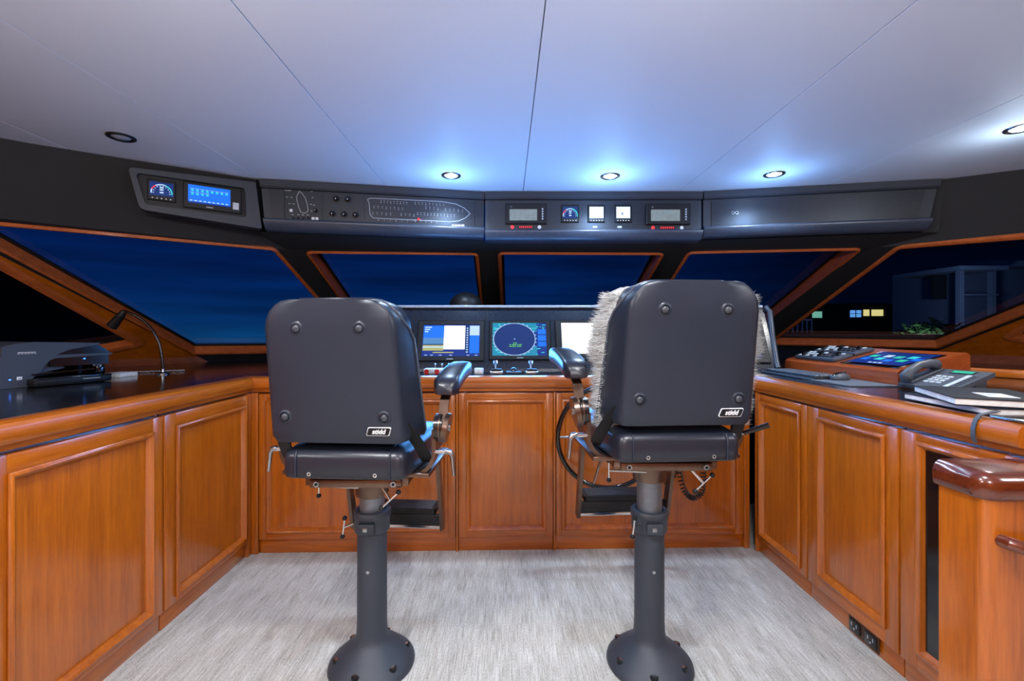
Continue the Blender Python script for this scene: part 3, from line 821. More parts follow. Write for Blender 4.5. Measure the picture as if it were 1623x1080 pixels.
for x in [dash(p, 540)[0] for p in (655.5, 771.5, 876.5, 1040)]:
    b = B(); b.span((x-.002, -.003, 0.03), (x+.002, 0.0, .40), M['black_plastic'], T=Tr(0, 0, DZ0-ZT) @ Matrix.Rotation(-DT, 4, 'X')); b.build('panel_joint', t, 0)

def monitor(px0, py0, px1, py1, s, label, draw, glow=6.5):
    """bezel corners and screen corners s in pixels; draw(builder, w, h) fills the lit picture in local coordinates"""
    x0, h1 = dash(px0, py0); x1, h0 = dash(px1, py1)
    x0b, _ = dash(px0, py1); x1b, _ = dash(px1, py0)
    x0 = (x0+x0b)/2; x1 = (x1+x1b)/2
    cx, chh = (x0+x1)/2, (h0+h1)/2; w, h = x1-x0, h1-h0
    t = thing('monitor', label, 'monitor', dashp(cx, chh, .002), 0, -DT, group='monitors on the dash')
    b = B(); loops = []
    sx0, sh1 = dash(s[0], s[1]); sx1, sh0 = dash(s[2], s[3]); sx0 -= cx; sx1 -= cx; sh0 -= chh; sh1 -= chh
    b.frame_rings([rect(-w/2, w/2, -h/2, h/2, 0), rect(-w/2, w/2, -h/2, h/2, -.006), rect(-w/2+.006, w/2-.006, -h/2+.006, h/2-.006, -.012), rect(sx0, sx1, sh0, sh1, -.011), rect(sx0, sx1, sh0, sh1, -.006)], M['black_plastic'])
    b.text('\u2014', .001, M['black_plastic'], Tr(0, 0, 0)) if False else None
    b.span((-.02, -.0128, -h/2+.012), (.02, -.0115, -h/2+.017), M['grey_print'])
    b.build('bezel', t, 0)
    sc = B(); sc.span((sx0-.001, -.0065, sh0-.001), (sx1+.001, -.004, sh1+.001), M['screen_off']); so = sc.build('screen', t, 0)
    g = B(); T = Tr(sx0, -.0068, sh0)
    draw(g, sx1-sx0, sh1-sh0, T); lbl(g.build('screen_picture', so, 0), 'lit display picture')
    l = bpy.data.lights.new('screen_glow', 'AREA'); l.shape = 'RECTANGLE'; l.size = sx1-sx0; l.size_y = sh1-sh0; l.energy = glow; l.color = (.08, .36, 1.0)
    o = bpy.data.objects.new('screen_glow', l); COL.objects.link(o); o.parent = t; o.location = (0, -.02, 0); o.rotation_euler = (-PI/2, 0, 0)
    return t
def q_(g, x0, x1, z0, z1, m, T, lay=0): g.poly([(x0, -lay*.0003, z0), (x1, -lay*.0003, z0), (x1, -lay*.0003, z1), (x0, -lay*.0003, z1)], [(0, 1, 2, 3)], m, T)
def draw_desktop(g, w, h, T):
    q_(g, 0, w, 0, h, E_['deep'], T)
    q_(g, .01*w, .37*w, .58*h, .97*h, E_['blue'], T, 1); q_(g, .01*w, .37*w, .38*h, .58*h, E_['sky'], T, 1); q_(g, .01*w, .37*w, .18*h, .36*h, E_['sand'], T, 1)
    q_(g, .01*w, .37*w, .27*h, .31*h, E_['pale'], T, 2); q_(g, .01*w, .37*w, .355*h, .385*h, E_['navy'], T, 2)
    for i in range(3): q_(g, .03*w, (.09+.03*((i*7) % 3))*w, (.76+.07*i)*h, (.80+.07*i)*h, E_['pale'], T, 2)
    q_(g, .37*w, .74*w, .22*h, .97*h, E_['white'], T, 2)
    q_(g, .74*w, .82*w, .1*h, .97*h, E_['navy'], T, 1)
    for i in range(11): q_(g, .765*w, .795*w, (.12+.075*i)*h, (.155+.075*i)*h, E_['pale'], T, 2)
    q_(g, .82*w, .99*w, .1*h, .66*h, E_['blue'], T, 1); q_(g, .82*w, .99*w, .66*h, .97*h, E_['pale'], T, 1)
    q_(g, .19*w, .55*w, .105*h, .14*h, E_['sand'], T, 2)
    for x in (.05, .15, .3, .48, .78, .92): q_(g, x*w, (x+.045)*w, .03*h, .05*h, E_['pale'], T, 2)
def draw_radar(g, w, h, T):
    q_(g, 0, w, 0, h, E_['deep'], T)
    q_(g, .0, .2*w, 0, h, E_['teal'], T, 1); q_(g, .2*w, .82*w, 0, .3*h, E_['teal'], T, 1); q_(g, .2*w, .82*w, .72*h, h, E_['teal'], T, 1)
    cx, cz, rx, rz = .405*w, .5*h, .385*w, .485*h
    n = 56
    pts = [(cx, -.0008, cz)]+[(cx+rx*math.cos(2*PI*i/n), -.0008, cz+rz*math.sin(2*PI*i/n)) for i in range(n)]
    g.poly(pts, [(0, 1+i, 1+(i+1) % n) for i in range(n)], E_['navy'], T)
    for i in range(n):
        a0, a1 = 2*PI*i/n, 2*PI*(i+1)/n
        P = [(cx+rx*k*math.cos(a), -.0011, cz+rz*k*math.sin(a)) for k, a in ((.985, a0), (1.012, a0), (1.012, a1), (.985, a1))]
        g.poly(P, [(0, 1, 2, 3)], E_['pale'], T)
        if i % 2 == 0 and not (.2*w > 1):
            P = [(cx+rx*k*math.cos(a), -.0011, cz+rz*k*math.sin(a)) for k, a in ((1.03, a0), (1.07, a0), (1.07, (a0+a1)/2), (1.03, (a0+a1)/2))]
            g.poly(P, [(0, 1, 2, 3)], E_['pale'], T)
    r = random.Random(3)
    for i in range(26):
        x = r.choice((r.uniform(.01, .12), r.uniform(.70, .96))); z = r.choice((r.uniform(.03, .22), r.uniform(.78, .96)))
        q_(g, x*w, min(.99, x+r.uniform(.02, .06))*w, z*h, (z+.022)*h, E_['cyan'], T, 2)
    q_(g, .84*w, .99*w, .45*h, .62*h, E_['blue'], T, 2); q_(g, .84*w, .99*w, .65*h, .8*h, E_['blue'], T, 2); q_(g, .84*w, .99*w, .28*h, .42*h, E_['blue'], T, 2)
    for z, runs in ((.27, ((.31, .36), (.37, .43), (.45, .53))), (.32, ((.31, .34), (.36, .44), (.455, .48), (.49, .54))), (.37, ((.38, .40), (.41, .45)))):
        for x0, x1 in runs: q_(g, x0*w, x1*w, z*h, (z+.022)*h, E_['green'], T, 4)
    q_(g, .40*w, .42*w, .485*h, .515*h, E_['pale'], T, 4)
def draw_white(g, w, h, T): q_(g, 0, w, 0, h, E_['white'], T)
def digits(g, s, x, z, cw, chh, m, T, lay=2):
    segs = {'0': 'abcdef', '7': 'abc', '2': 'abged', '5': 'afgcd', '4': 'fgbc', '1': 'bc', '8': 'abcdefg'}
    th = cw*.16
    for i, c in enumerate(s):
        ox = x+i*cw*1.35
        R = dict(a=(0, cw, chh-th, chh), d=(0, cw, 0, th), g=(0, cw, chh/2-th/2, chh/2+th/2), f=(0, th, chh/2, chh), b=(cw-th, cw, chh/2, chh), e=(0, th, 0, chh/2), c=(cw-th, cw, 0, chh/2))
        for k in segs.get(c, ''):
            r = R[k]; q_(g, ox+r[0], ox+r[1], z+r[2], z+r[3], m, T, lay)
def draw_side(g, w, h, T):
    q_(g, 0, w, 0, h, E_['navy'], T)
    for i, s in enumerate(('00', '07', '70', '07', '07', '17')):
        digits(g, s, .865*w, (.84-.135*i)*h, .05*w, .085*h, E_['cyan'], T)
        digits(g, s, .2*w, (.84-.135*i)*h, .055*w, .085*h, E_['cyan'], T)
monitor(661, 509, 768, 574, (672, 516, 760, 566), 'monitor showing a desktop picture with a white window, left of the dash', draw_desktop)
monitor(775, 509, 873, 572, (781, 513, 867, 565), 'monitor showing a round radar display, between the two chairs', draw_radar)
monitor(880, 508, 984, 572, (889, 513, 976, 562), 'monitor glowing plain white beside the sheepskin', draw_white)
monitor(1098, 503, 1213, 577, (1104, 511, 1207, 568), 'dark monitor with cyan figures right of the taller chair', draw_side, 1)

# compass dome on the dash top
t = thing('compass', 'black domed compass standing on the dash top between the windows', 'compass', (-.28, 3.12, ZT+ztop+.001))
b = B(); b.lathe([(0, 0), (.118, 0), (.12, .012), (.115, .020), (.112, .024)], M['black_plastic'], 40); b.build('base', t, 40)
b = B(); b.lathe([(.110, .022)]+[(.110*math.cos(a), .026+.084*math.sin(a)) for a in [i*PI/2/10 for i in range(10)]]+[(.004, .110)], M['black_plastic'], 40); b.build('dome', t, 60)
b = B(); b.span((-.008, -.113, .016), (.008, -.1, .04), M['black_plastic'], .003); b.build('latch', t)

# small controls on the ledge in front of the dash
def shelf(px, y=2.66): return ((px-CX)/FPX*y, y, ZR)
def throttle(px, label, y=2.64):
    t = thing('throttle_lever', label, 'control lever', shelf(px, y), group='controls on the dash ledge')
    b = B(); b.span((-.038, -.03, 0), (.038, .03, .018), M['steel'], .004); b.span((-.03, -.018, .018), (.03, .02, .03), M['black_plastic'], .004); b.build('base', t)
    b = B(); b.cyl((-.006, 0, .025), (-.006, .012, .062), .005, M['steel']); b.cyl((-.006, .006, .058), (-.006, .014, .072), .013, M['chrome'], seg=18); b.build('lever', t, 40)
    return t
throttle(787, 'chrome capped control lever left of the radar monitor foot')
throttle(843, 'chrome capped control lever right of the radar monitor foot')
throttle(948, 'chrome capped control lever below the white monitor beside the sheepskin')
t = thing('switch_box', 'pale grey switch box with two red buttons at the left end of the ledge', 'switch box', shelf(697, 2.66))
b = B(); b.span((-.09, -.03, 0), (.09, .04, .03), M['key'], .006); b.build('body', t)
for x in (-.072, -.012):
    b = B(); b.cyl((x, -.033, .014), (x, -.02, .014), .014, M['red_plastic'], seg=20); b.build('button', t)
for x in (-.03, .01, .05):
    b = B(); b.cyl((x, .02, .03), (x, .024, .05), .003, M['steel'], seg=8); b.sphere((x, .024, .052), .006, M['chrome'], 10, 6); b.build('toggle', t)
t = thing('keypad', 'small white keypad on the ledge beside the left chair armrest', 'keypad', shelf(759, 2.63))
b = B(); b.span((-.026, -.02, 0), (.026, .03, .034), M['key'], .005); b.build('body', t)
for x in (-.012, .012):
    b = B(); b.span((x-.009, -.022, .008), (x+.009, -.019, .026), M['white'], .001); b.build('key', t)
t = thing('trackball', 'silver trackball panel under the radar monitor', 'trackball', shelf(814, 2.67))
b = B(); b.span((-.045, -.035, 0), (.045, .035, .014), M['plate_lip'], .004); b.build('body', t)
b = B(); b.sphere((0, 0, .016), .02, M['black_gloss'], 20, 12); b.build('ball', t, 60)

# ------------------------------------------------------------------ overhead panels
class Facet:
    def __init__(s, a, b_):
        s.a = V((a[0], a[1], 0)); d = V((b_[0]-a[0], b_[1]-a[1], 0)); s.L = d.length; s.d = d.normalized(); s.rz = math.atan2(d.y, d.x)
    def uv(s, px, py, out=0):
        k = (px-CX)/FPX; a = s.a+V((s.d.y, -s.d.x, 0))*out
        u = (k*a.y-a.x)/(s.d.x-k*s.d.y); Yp = a.y+s.d.y*u
        return u, CAMZ+(CY-py)/FPX*Yp
    def rect(s, quad, out=0):
        P = [s.uv(*q, out) for q in quad]       # tl tr br bl
        return (P[0][0]+P[3][0])/2, (P[1][0]+P[2][0])/2, (P[2][1]+P[3][1])/2, (P[0][1]+P[1][1])/2
    def pos(s, u, z, out=0): return s.a+s.d*u+V((s.d.y, -s.d.x, 0))*out+V((0, 0, z))
FA = Facet((-2.31, 2.07), (-1.453, 2.633)); FB = Facet((-1.435, 2.645), (-.143, 2.893)); FC = Facet((-.138, 2.888), (1.24, 2.888)); FD = Facet((1.246, 2.885), (2.52, 2.645))

def overhead(F, name, label, zl, k0=0, k1=0, hinge=False):
    t = thing(name, label, 'overhead panel', F.pos(0, 0), F.rz)
    L = F.L
    pr = [(.09, CEIL-.004), (-.018, CEIL-.004), (-.02, CEIL-.04), (-.012, CEIL-.05), (.006, CEIL-.052), (.006, zl+.022), (.09, zl+.022)]
    b = B(); R = []
    for x, k in ((.002, k0), (L-.002, k1)): R.append([b.bm.verts.new((x+k*(CEIL-z), y, z)) for y, z in pr])
    b.skin(R); b._fin([v for r in R for v in r], M['panel_grey']); b.build('housing', t, 30)
    pr = [(.09, zl+.021), (-.016, zl+.021), (-.022, zl+.017), (-.023, zl+.008), (-.019, zl-.006), (.004, zl-.036), (.02, zl-.046), (.05, zl-.05), (.09, zl-.05)]
    b = B(); R = []
    for x, k in ((.002, k0), (L-.002, k1)): R.append([b.bm.verts.new((x+k*(CEIL-z), y, z)) for y, z in pr])
    b.skin(R); b._fin([v for r in R for v in r], M['plate_lip']); lbl(b.build('lower_lip', t, 50), 'smooth rounded grey lip')
    b = B()
    for i in range(int(L/.16)+1):
        u = .03+i*.16
        if u < L-.03: b.cyl((u+k0*.2, -.0215, zl+.0225), (u+k0*.2, -.0215, zl+.026), .0035, M['steel'], seg=8)
    b.build('screws', t) if False else b.bm.free()
    return t
def plate(t, x0, x1, z0, z1, name='face_plate', mat='plate_grey', y=.0, sl0=0, sl1=0):
    b = B(); pts = [(x0+sl0, z0), (x1+sl1, z0), (x1, z1), (x0, z1)]
    b.prism(pts, y+.006, y, M[mat]); o = b.build(name, t, 0); return o
ob = overhead(FB, 'overhead_console', 'left overhead panel with ship outline diagrams and a cluster of knobs', 1.852, .09, 0)
# face plates
u0, _ = FB.uv(452, 320); u1, _ = FB.uv(512, 320); u2, _ = FB.uv(578, 320); u3, _ = FB.uv(752, 340)
zA, zB = 1.876, CEIL-.056
ub, _ = FB.uv(425, 320)
plate(ob, ub, u0-.004, zA, zB, 'blank_plate', sl0=.018); lp = plate(ob, u0, u1-.002, zA, zB, 'light_plate'); kp = plate(ob, u1, u2-.002, zA, zB, 'knob_plate'); ap = plate(ob, u2, u3, zA, zB, 'alarm_plate'); plate(ob, u3+.003, FB.L-.01, zA, zB, 'blank_plate')
# ship outlines
def outline(parent, pts, w, mat, name):
    b = B(); n = len(pts)
    P = [V(p) for p in pts]
    for i in range(n):
        a, c = P[i], P[(i+1) % n]; d = (c-a).normalized(); s = V((-d.y, d.x))*w/2
        b.poly([(a.x-s.x, -.0016, a.y-s.y), (c.x-s.x, -.0016, c.y-s.y), (c.x+s.x, -.0016, c.y+s.y), (a.x+s.x, -.0016, a.y+s.y)], [(0, 1, 2, 3)], mat)
    return b.build(name, parent, 0)
big = [(582.5+0, 316), (588.6, 314.4), (640, 316.8), (700, 319.8), (722, 323.5), (735, 329.5), (745.3, 338.8), (738, 345.5), (727, 350.3), (712, 352), (690, 350.5), (640, 348.2), (600, 346.4), (591, 345.5), (586.5, 340), (585, 322)]
outline(ap, [FB.uv(*p) for p in big], .004, M['grey_print'], 'ship_outline')
sm = [(474.7, 303.2), (479, 307), (484, 314), (487, 324), (488.7, 333), (486, 337), (482, 338.2), (477, 336.5), (473.5, 329), (471.4, 320), (470, 312.5)]
outline(lp, [FB.uv(*p) for p in sm], .0035, M['grey_print'], 'ship_outline')
# rows of tiny alarm lamps and captions
b = B()
def mark(b, F, px, py, w, h, m, T=None, y=-.0018):
    u, z = F.uv(px, py); b.poly([(u-w/2, y, z-h/2), (u+w/2, y, z-h/2), (u+w/2, y, z+h/2), (u-w/2, y, z+h/2)], [(0, 1, 2, 3)], m)
rr = random.Random(11)
for (xa, ya, xb, yb_, n) in ((604, 318.5, 645, 321, 9), (658, 321, 703, 324, 9), (593, 327, 638, 330, 8), (591, 337, 619, 338.5, 5), (636, 339, 656, 340.2, 4), (662, 337.5, 720, 341, 12), (675, 328, 694, 330, 4), (706, 331, 733, 333, 5), (600, 346.5, 646, 349, 6), (658, 348.5, 692, 350.5, 5)):
    for i in range(n):
        f = i/(n-1); px, py = xa+(xb-xa)*f, ya+(yb_-ya)*f
        mark(b, FB, px, py, .007, .0035, M['grey_print']); mark(b, FB, px, py+2.6, .004, .004, M['white'] if i % 3 == 0 else M['grey_print'])
o = lbl(b.build('printed_lettering', ap, 0), 'rows of tiny pale indicator marks'); o['kind'] = 'stuff'
b = B(); u, z = FB.uv(663.5, 347.8); b.cyl((u, -.001, z), (u, -.006, z), .008, E_['red'], seg=16); lbl(b.build('alarm_lamp', ap), 'glowing red alarm lamp')
for px in (718, 723, 728, 733.5):
    b = B(); u, z = FB.uv(px, 358.5); b.span((u-.008, -.008, z-.008), (u+.008, 0, z+.008), M['white'], .0015); b.build('push_button', ap)
def knob(parent, F, px, py, r, name='knob'):
    u, z = F.uv(px, py)
    b = B(); T = Tr(u, 0, z) @ Matrix.Rotation(PI/2, 4, 'X')
    b.lathe([(r, 0), (r, .004), (r*.72, .006), (r*.66, .024), (r*.55, .027), (0.0005, .027)], M['black_gloss'], 24, T=T)
    b.span((u-.0016, -.0285, z-r*.55), (u+.0016, -.0268, z-r*.1), M['white']); b.build(name, parent, 40)
    b = B(); b.cyl((u, -.0004, z), (u, -.0012, z), r*1.25, M['black_plastic'], seg=24); 
    return b.build('knob_scale', parent, 30)
for px, py in ((533, 315.5), (551.5, 316.5), (527, 339), (545.5, 340), (563.5, 341)): knob(kp, FB, px, py, .0165)
knob(lp, FB, 500.5, 334.3, .011)
for px in (465, 473, 481, 489):
    b = B(); u, z = FB.uv(px, 345.5); b.cyl((u, 0, z), (u, -.006, z), .006, M['black_gloss'], seg=12); b.cyl((u, -.006, z), (u, -.02, z-.008), .0025, M['black_gloss'], seg=8); b.build('toggle', lp)
for px, py in ((461.5, 334), (496.5, 346.8), (502.5, 347)):
    b = B(); u, z = FB.uv(px, py); b.span((u-.008, -.006, z-.008), (u+.008, 0, z+.008), M['white'], .001); b.build('push_button', lp)
b = B()
for px, py in ((453, 302), (457, 302.2), (460, 302), (455, 312.5), (462, 313), (459, 323), (465.5, 323.3), (494, 304), (495.5, 313.5), (498, 325.5), (493, 324), (464, 340.5), (473, 340.7), (480, 341), (488, 341.2), (494, 334.6)): mark(b, FB, px, py, .011, .0045, M['grey_print'])
o = b.build('printed_lettering', lp, 0); o['kind'] = 'stuff'

oc = overhead(FC, 'overhead_console', 'middle overhead panel carrying five small instruments above the windscreen', 1.838)
for x0, x1 in ((.02, .345), (.35, .865), (.87, 1.36)): plate(oc, x0, x1, 1.862, CEIL-.056)
od = overhead(FD, 'overhead_console', 'blank right overhead panel with one small key lock', 1.856, 0, -.2)
plate(od, .05, FD.L-.075, 1.88, CEIL-.058, 'hatch_cover', sl1=-.034)
u, z = FD.uv(1164, 338)
for du in (-.010, .012):
    b = B(); b.cyl((u+du, 0, z), (u+du, -.008, z), .010, M['steel'], seg=18); b.cyl((u+du, -.008, z), (u+du, -.010, z), .006, M['black_gloss'], seg=14); b.build('key_lock', od)
# left instrument surround
ia = thing('instrument_surround', 'charcoal moulded surround at the upper left holding two small displays', 'instrument surround', FA.pos(0, 0), FA.rz)
outer = [FA.uv(*p) for p in ((205, 268), (404, 290), (414, 364), (290, 348), (224, 331))]
innr = [FA.uv(*p) for p in ((215, 275), (388, 299.5), (390.5, 346), (231, 325))]
b = B()
inn = round_poly(innr, .02, 5)
oo = round_poly([FA.uv(*p) for p in ((203, 266), (405, 290), (415, 364), (222, 333))], [.02, .005, .01, .04], 5)
f3 = lambda P, y: [(p[0], y, p[1]) for p in P]
b.frame_rings([f3(oo, .05), f3(oo, -.010), f3(inset_r, -.018) if False else f3([(p[0]*.985+q[0]*.015, p[1]*.985+q[1]*.015) for p, q in zip(oo, inn)], -.016), f3(inn, -.016), f3(inn, .01)], M['panel_grey'])
b.build('surround', ia, 40)
b = B(); b.frame_rings([f3(inn, .0)], M['black_plastic'], None, False, True) if False else b.prism(inn, .012, .006, M['black_plastic']); b.build('back_plate', ia, 0)

def device(F, quad, label, cat, name, y=.0, th=.012, out=0):
    x0, x1, z0, z1 = F.rect(quad, out)
    t = thing(name, label, cat, F.pos((x0+x1)/2, (z0+z1)/2, -y), F.rz)
    return t, x1-x0, z1-z0, (x0+x1)/2, (z0+z1)/2
def bezel(t, w, h, s, th, mat='black_plastic'):
    b = B(); i = .004
    b.frame_rings([rect(-w/2, w/2, -h/2, h/2, -.0005), rect(-w/2, w/2, -h/2, h/2, -th+.003), rect(-w/2+i, w/2-i, -h/2+i, h/2-i, -th), rect(s[0], s[1], s[2], s[3], -th), rect(s[0], s[1], s[2], s[3], -th+.004)], M[mat])
    return b.build('bezel', t, 0)
def scr(t, s, th, draw):
    b = B(); b.span((s[0], -th+.0045, s[2]), (s[1], -th+.0025, s[3]), M['screen_off']); so = b.build('screen', t, 0)
    if draw:
        g = B(); draw(g, s[1]-s[0], s[3]-s[2], Tr(s[0], -th+.0022, s[2])); lbl(g.build('screen_picture', so, 0), 'lit display picture')
    return so
def draw_gauge(g, w, h, T, base='navy'):
    q_(g, 0, w, 0, h, E_[base], T)
    cx, cz, r = w/2, .25*h, .62*h
    n = 28
    for i in range(n):
        a0, a1 = PI*1.05-PI*1.1*i/n, PI*1.05-PI*1.1*(i+1)/n
        P = [(cx+r*1.05*k*math.cos(a), -.0006, cz+r*k*math.sin(a)) for k, a in ((.88, a0), (1, a0), (1, a1), (.88, a1))]
        g.poly(P, [(0, 1, 2, 3)], E_['red'] if 3 < i < 9 else (E_['cyan'] if i > 16 else E_['pale']), T)
        if i % 3 == 0:
            P = [(cx+r*1.05*k*math.cos(a), -.0006, cz+r*k*math.sin(a)) for k, a in ((.7, a0), (.8, a0), (.8, a1), (.7, a1))]
            g.poly(P, [(0, 1, 2, 3)], E_['pale'], T)
    for z in (.2, .4, .56): q_(g, .42*w, .58*w, z*h, (z+.1)*h, E_['pale'], T, 2)
def buttons(t, xs, z, r, th, mat='white'):
    for x in xs:
        b = B(); b.cyl((x, -th+.001, z), (x, -th-.002, z), r, M[mat], seg=12); b.build('button', t)
# two displays of the left surround
t, w, h, _, _ = device(FA, [(231, 283), (276.5, 289.5), (280.5, 322), (236, 316.5)], 'small lit gauge display on the left surround with a coloured dial', 'display', 'gauge_display', y=.005)
bezel(t, w, h, (-w*.42, w*.42, -h*.26, h*.40), .012); scr(t, (-w*.42, w*.42, -h*.26, h*.40), .012, draw_gauge); buttons(t, [w*k for k in (-.32, -.16, 0, .16, .32)], -h*.39, .003, .012)
t, w, h, _, _ = device(FA, [(288.5, 287), (383, 300), (382.7, 339), (292, 329.5)], 'wide bright blue icon display on the left surround', 'display', 'touch_display', y=.005)
s = (-w*.42, w*.30, -h*.30, h*.40); bezel(t, w, h, s, .012)
def draw_icons(g, w, h, T):
    q_(g, 0, w, 0, h, E_['blue'], T); q_(g, .0, w, .0, .08*h, E_['deep'], T, 1)
    for r_, n in ((.66, 8), (.46, 4)):
        for i in range(n): q_(g, (.07+.115*i)*w, (.13+.115*i)*w, r_*h, (r_+.10)*h, E_['cyan'], T, 2); q_(g, (.05+.115*i)*w, (.145+.115*i)*w, (r_+.13)*h, (r_+.145)*h, E_['pale'], T, 2)
    for i in range(9): q_(g, (.04+.105*i)*w, (.10+.105*i)*w, .12*h, .17*h, E_['pale'], T, 2)
scr(t, s, .012, draw_icons)
b = B(); b.span((w*.34, -.0135, -h*.36), (w*.45, -.011, -h*.08), M['key'], .002); b.build('card_door', t)
b = B(); b.span((-w*.12, -.0128, -h*.42), (0, -.0118, -h*.38), M['grey_print']); b.build('brand_bar', t, 0)
# middle panel instruments
def marine(quad, label, squad_l):
    t, w, h, uu, zz = device(FC, quad, label, 'display', 'alarm_display', y=0)
    s = (-w*.40, w*.27, -h*.34, h*.22); bezel(t, w, h, s, .022, 'black_plastic')
    b = B(); b.span((s[0], -.0195, s[2]), (s[1], -.017, s[3]), M['lcd']); lbl(b.build('screen', t, 0), 'pale unlit liquid crystal screen')
    buttons(t, [w*.40], h*.22, .0055, .022, 'key'); 
    for k in (.10, -.02, -.14, -.26): buttons(t, [w*.40], h*k, .0055, .022, 'key')
    b = B(); b.text('AP', .011, M['grey_print'], Tr(-w*.36, -.0225, h*.33), .0003); b.build('caption', t, 0)
    # strip below: round red button, red bar, round white button
    zz2 = -h/2-.017
    b = B(); b.lathe([(.0115, 0), (.0115, .004), (.008, .006), (.0002, .006)], E_['red'], 20, T=Tr(-w*.33, -.0006, zz2) @ Matrix.Rotation(PI/2, 4, 'X')); lbl(b.build('round_button', t), 'lit red button')
    b = B(); b.lathe([(.0115, 0), (.0115, .004), (.0085, .0045), (.0080, .003), (.0002, .003)], M['white'], 20, T=Tr(w*.33, -.0006, zz2) @ Matrix.Rotation(PI/2, 4, 'X')); b.build('round_button', t)
    b = B(); b.span((-w*.18, -.004, zz2-.009), (w*.18, -.0006, zz2+.009), M['black_gloss'], .001)
    for i in range(7): b.span((-w*.16+i*w*.047, -.0048, zz2-.006), (-w*.16+i*w*.047+w*.028, -.004, zz2+.006), E_['red'])
    lbl(b.build('readout', t, 0), 'row of lit red segments')
    return t
marine([(801, 324), (866, 324), (866, 356), (801, 356)], 'alarm display with grey screen at the left of the middle overhead panel', 0)
marine([(1024, 326), (1094, 323), (1090, 357), (1022, 357)], 'alarm display with grey screen at the right of the middle overhead panel', 0)
def small(quad, label, draw):
    t, w, h, _, _ = device(FC, quad, label, 'display', 'gauge_display')
    s = (-w*.42, w*.42, -h*.28, h*.38); bezel(t, w, h, s, .010); scr(t, s, .010, draw); buttons(t, [w*k for k in (-.32, -.16, 0, .16, .32)], -h*.40, .0028, .010)
small([(889, 325), (918, 325), (917, 353), (890, 353)], 'small gauge display with a pale dial on the middle overhead panel', draw_gauge)
def dw(g, w, h, T): q_(g, 0, w, 0, h, E_['pale'], T); q_(g, .04*w, .96*w, .05*h, .95*h, E_['white'], T, 1)
small([(932, 325), (959, 325), (958, 353), (931, 353)], 'small display glowing plain white on the middle overhead panel', dw)
def dw2(g, w, h, T): dw(g, w, h, T); q_(g, .38*w, .5*w, .3*h, .5*h, E_['sky'], T, 2)
small([(975, 325), (1002, 325), (999, 353), (973, 353)], 'small display glowing white with a blue mark, right of the plain one', dw2)
for px in (943, 982):
    b = B(); u, z = FC.uv(px, 360); b.span((u-.014, -.002, z-.006), (u+.014, .0, z+.006), M['grey_print'], .001); b.build('caption_plate', oc, 0)

# ------------------------------------------------------------------ things on the left worktop
ang = math.atan2(.39, .14)
t = thing('printer', 'grey and black office printer standing on the left worktop', 'printer', (-2.16, 1.94, ZR), ang)
t.scale = (1, 1, .69)
PW, PH, PD = .414, .295, .36
b = B()
b.prism([(0, 0), (.10, 0), (.10, .045), (.125, .085), (.165, .165), (.185, .178), (PW, .188), (PW, .2), (.2, .2), (.0, .2)], 0, PD, M['slate_plastic'])
b.prism([(0.004, .2), (.19, .2), (.235, .232), (.30, .25), (PW-.06, .262), (PW-.05, .275), (.12, .29), (.05, .282), (.004, .26)], 0, PD, M['slate_plastic'])
b.span((.1, .14, 0.0), (PW, PD, .19), M['black_plastic']); b.build('body', t, 30)
b = B(); b.prism([(.19, .2), (PW-.005, .2), (PW-.01, .215), (PW-.05, .26), (.30, .248), (.24, .230)], .012, PD, M['black_gloss']); lbl(b.build('scanner_gap', t, 20), 'glossy black scanner band')
b = B(); b.prism([(.17, .165), (.185, .176), (PW-.004, .186), (PW-.004, .12), (.18, .12)], .02, .14, M['black_gloss']); lbl(b.build('control_panel', t, 0), 'glossy black tilted control panel')
b = B(); b.prism([(.115, .075), (.16, .155), (.20, .155), (.24, .105)], .04, .12, M['grey_plastic']); b.build('side_guide', t, 0)
b = B(); b.prism([(.10, .082), (.36, .098), (.36, .09), (.10, .074)], -.01, .2, M['black_gloss']); b.build('output_tray', t, 0)
b = B(); b.span((.085, -.06, .002), (.38, .2, .05), M['black_plastic'], .006); b.span((.085, -.062, .046), (.38, -.04, .056), M['black_gloss'], .003); b.span((.26, -.0615, .03), (.33, -.0605, .035), M['grey_print']); b.build('paper_tray', t)
b = B(); b.span((.335, -.02, .05), (.375, .1, .12), M['black_gloss'], .008); b.build('tray_arm', t)
b = B(); b.sphere((.305, .015, .165), .004, E_['led'], 10, 6); lbl(b.build('status_light', t), 'small blue status light')
b = B(); b.sphere((.03, -.001, .055), .0035, E_['led'], 10, 6); lbl(b.build('power_light', t), 'small blue power light')
b = B(); b.span((.052, -.002, .05), (.070, 0, .070), M['white'], .001); b.span((.056, -.003, .056), (.066, -.002, .060), M['slate_plastic']); b.build('logo_plate', t, 0)
b = B(); b.span((.055, -.0015, .222), (.115, 0, .226), M['white']); 
for i in range(6): b.span((.055+i*.011, -.0015, .214), (.062+i*.011, 0, .217), M['white'])
b.build('lettering', t, 0)

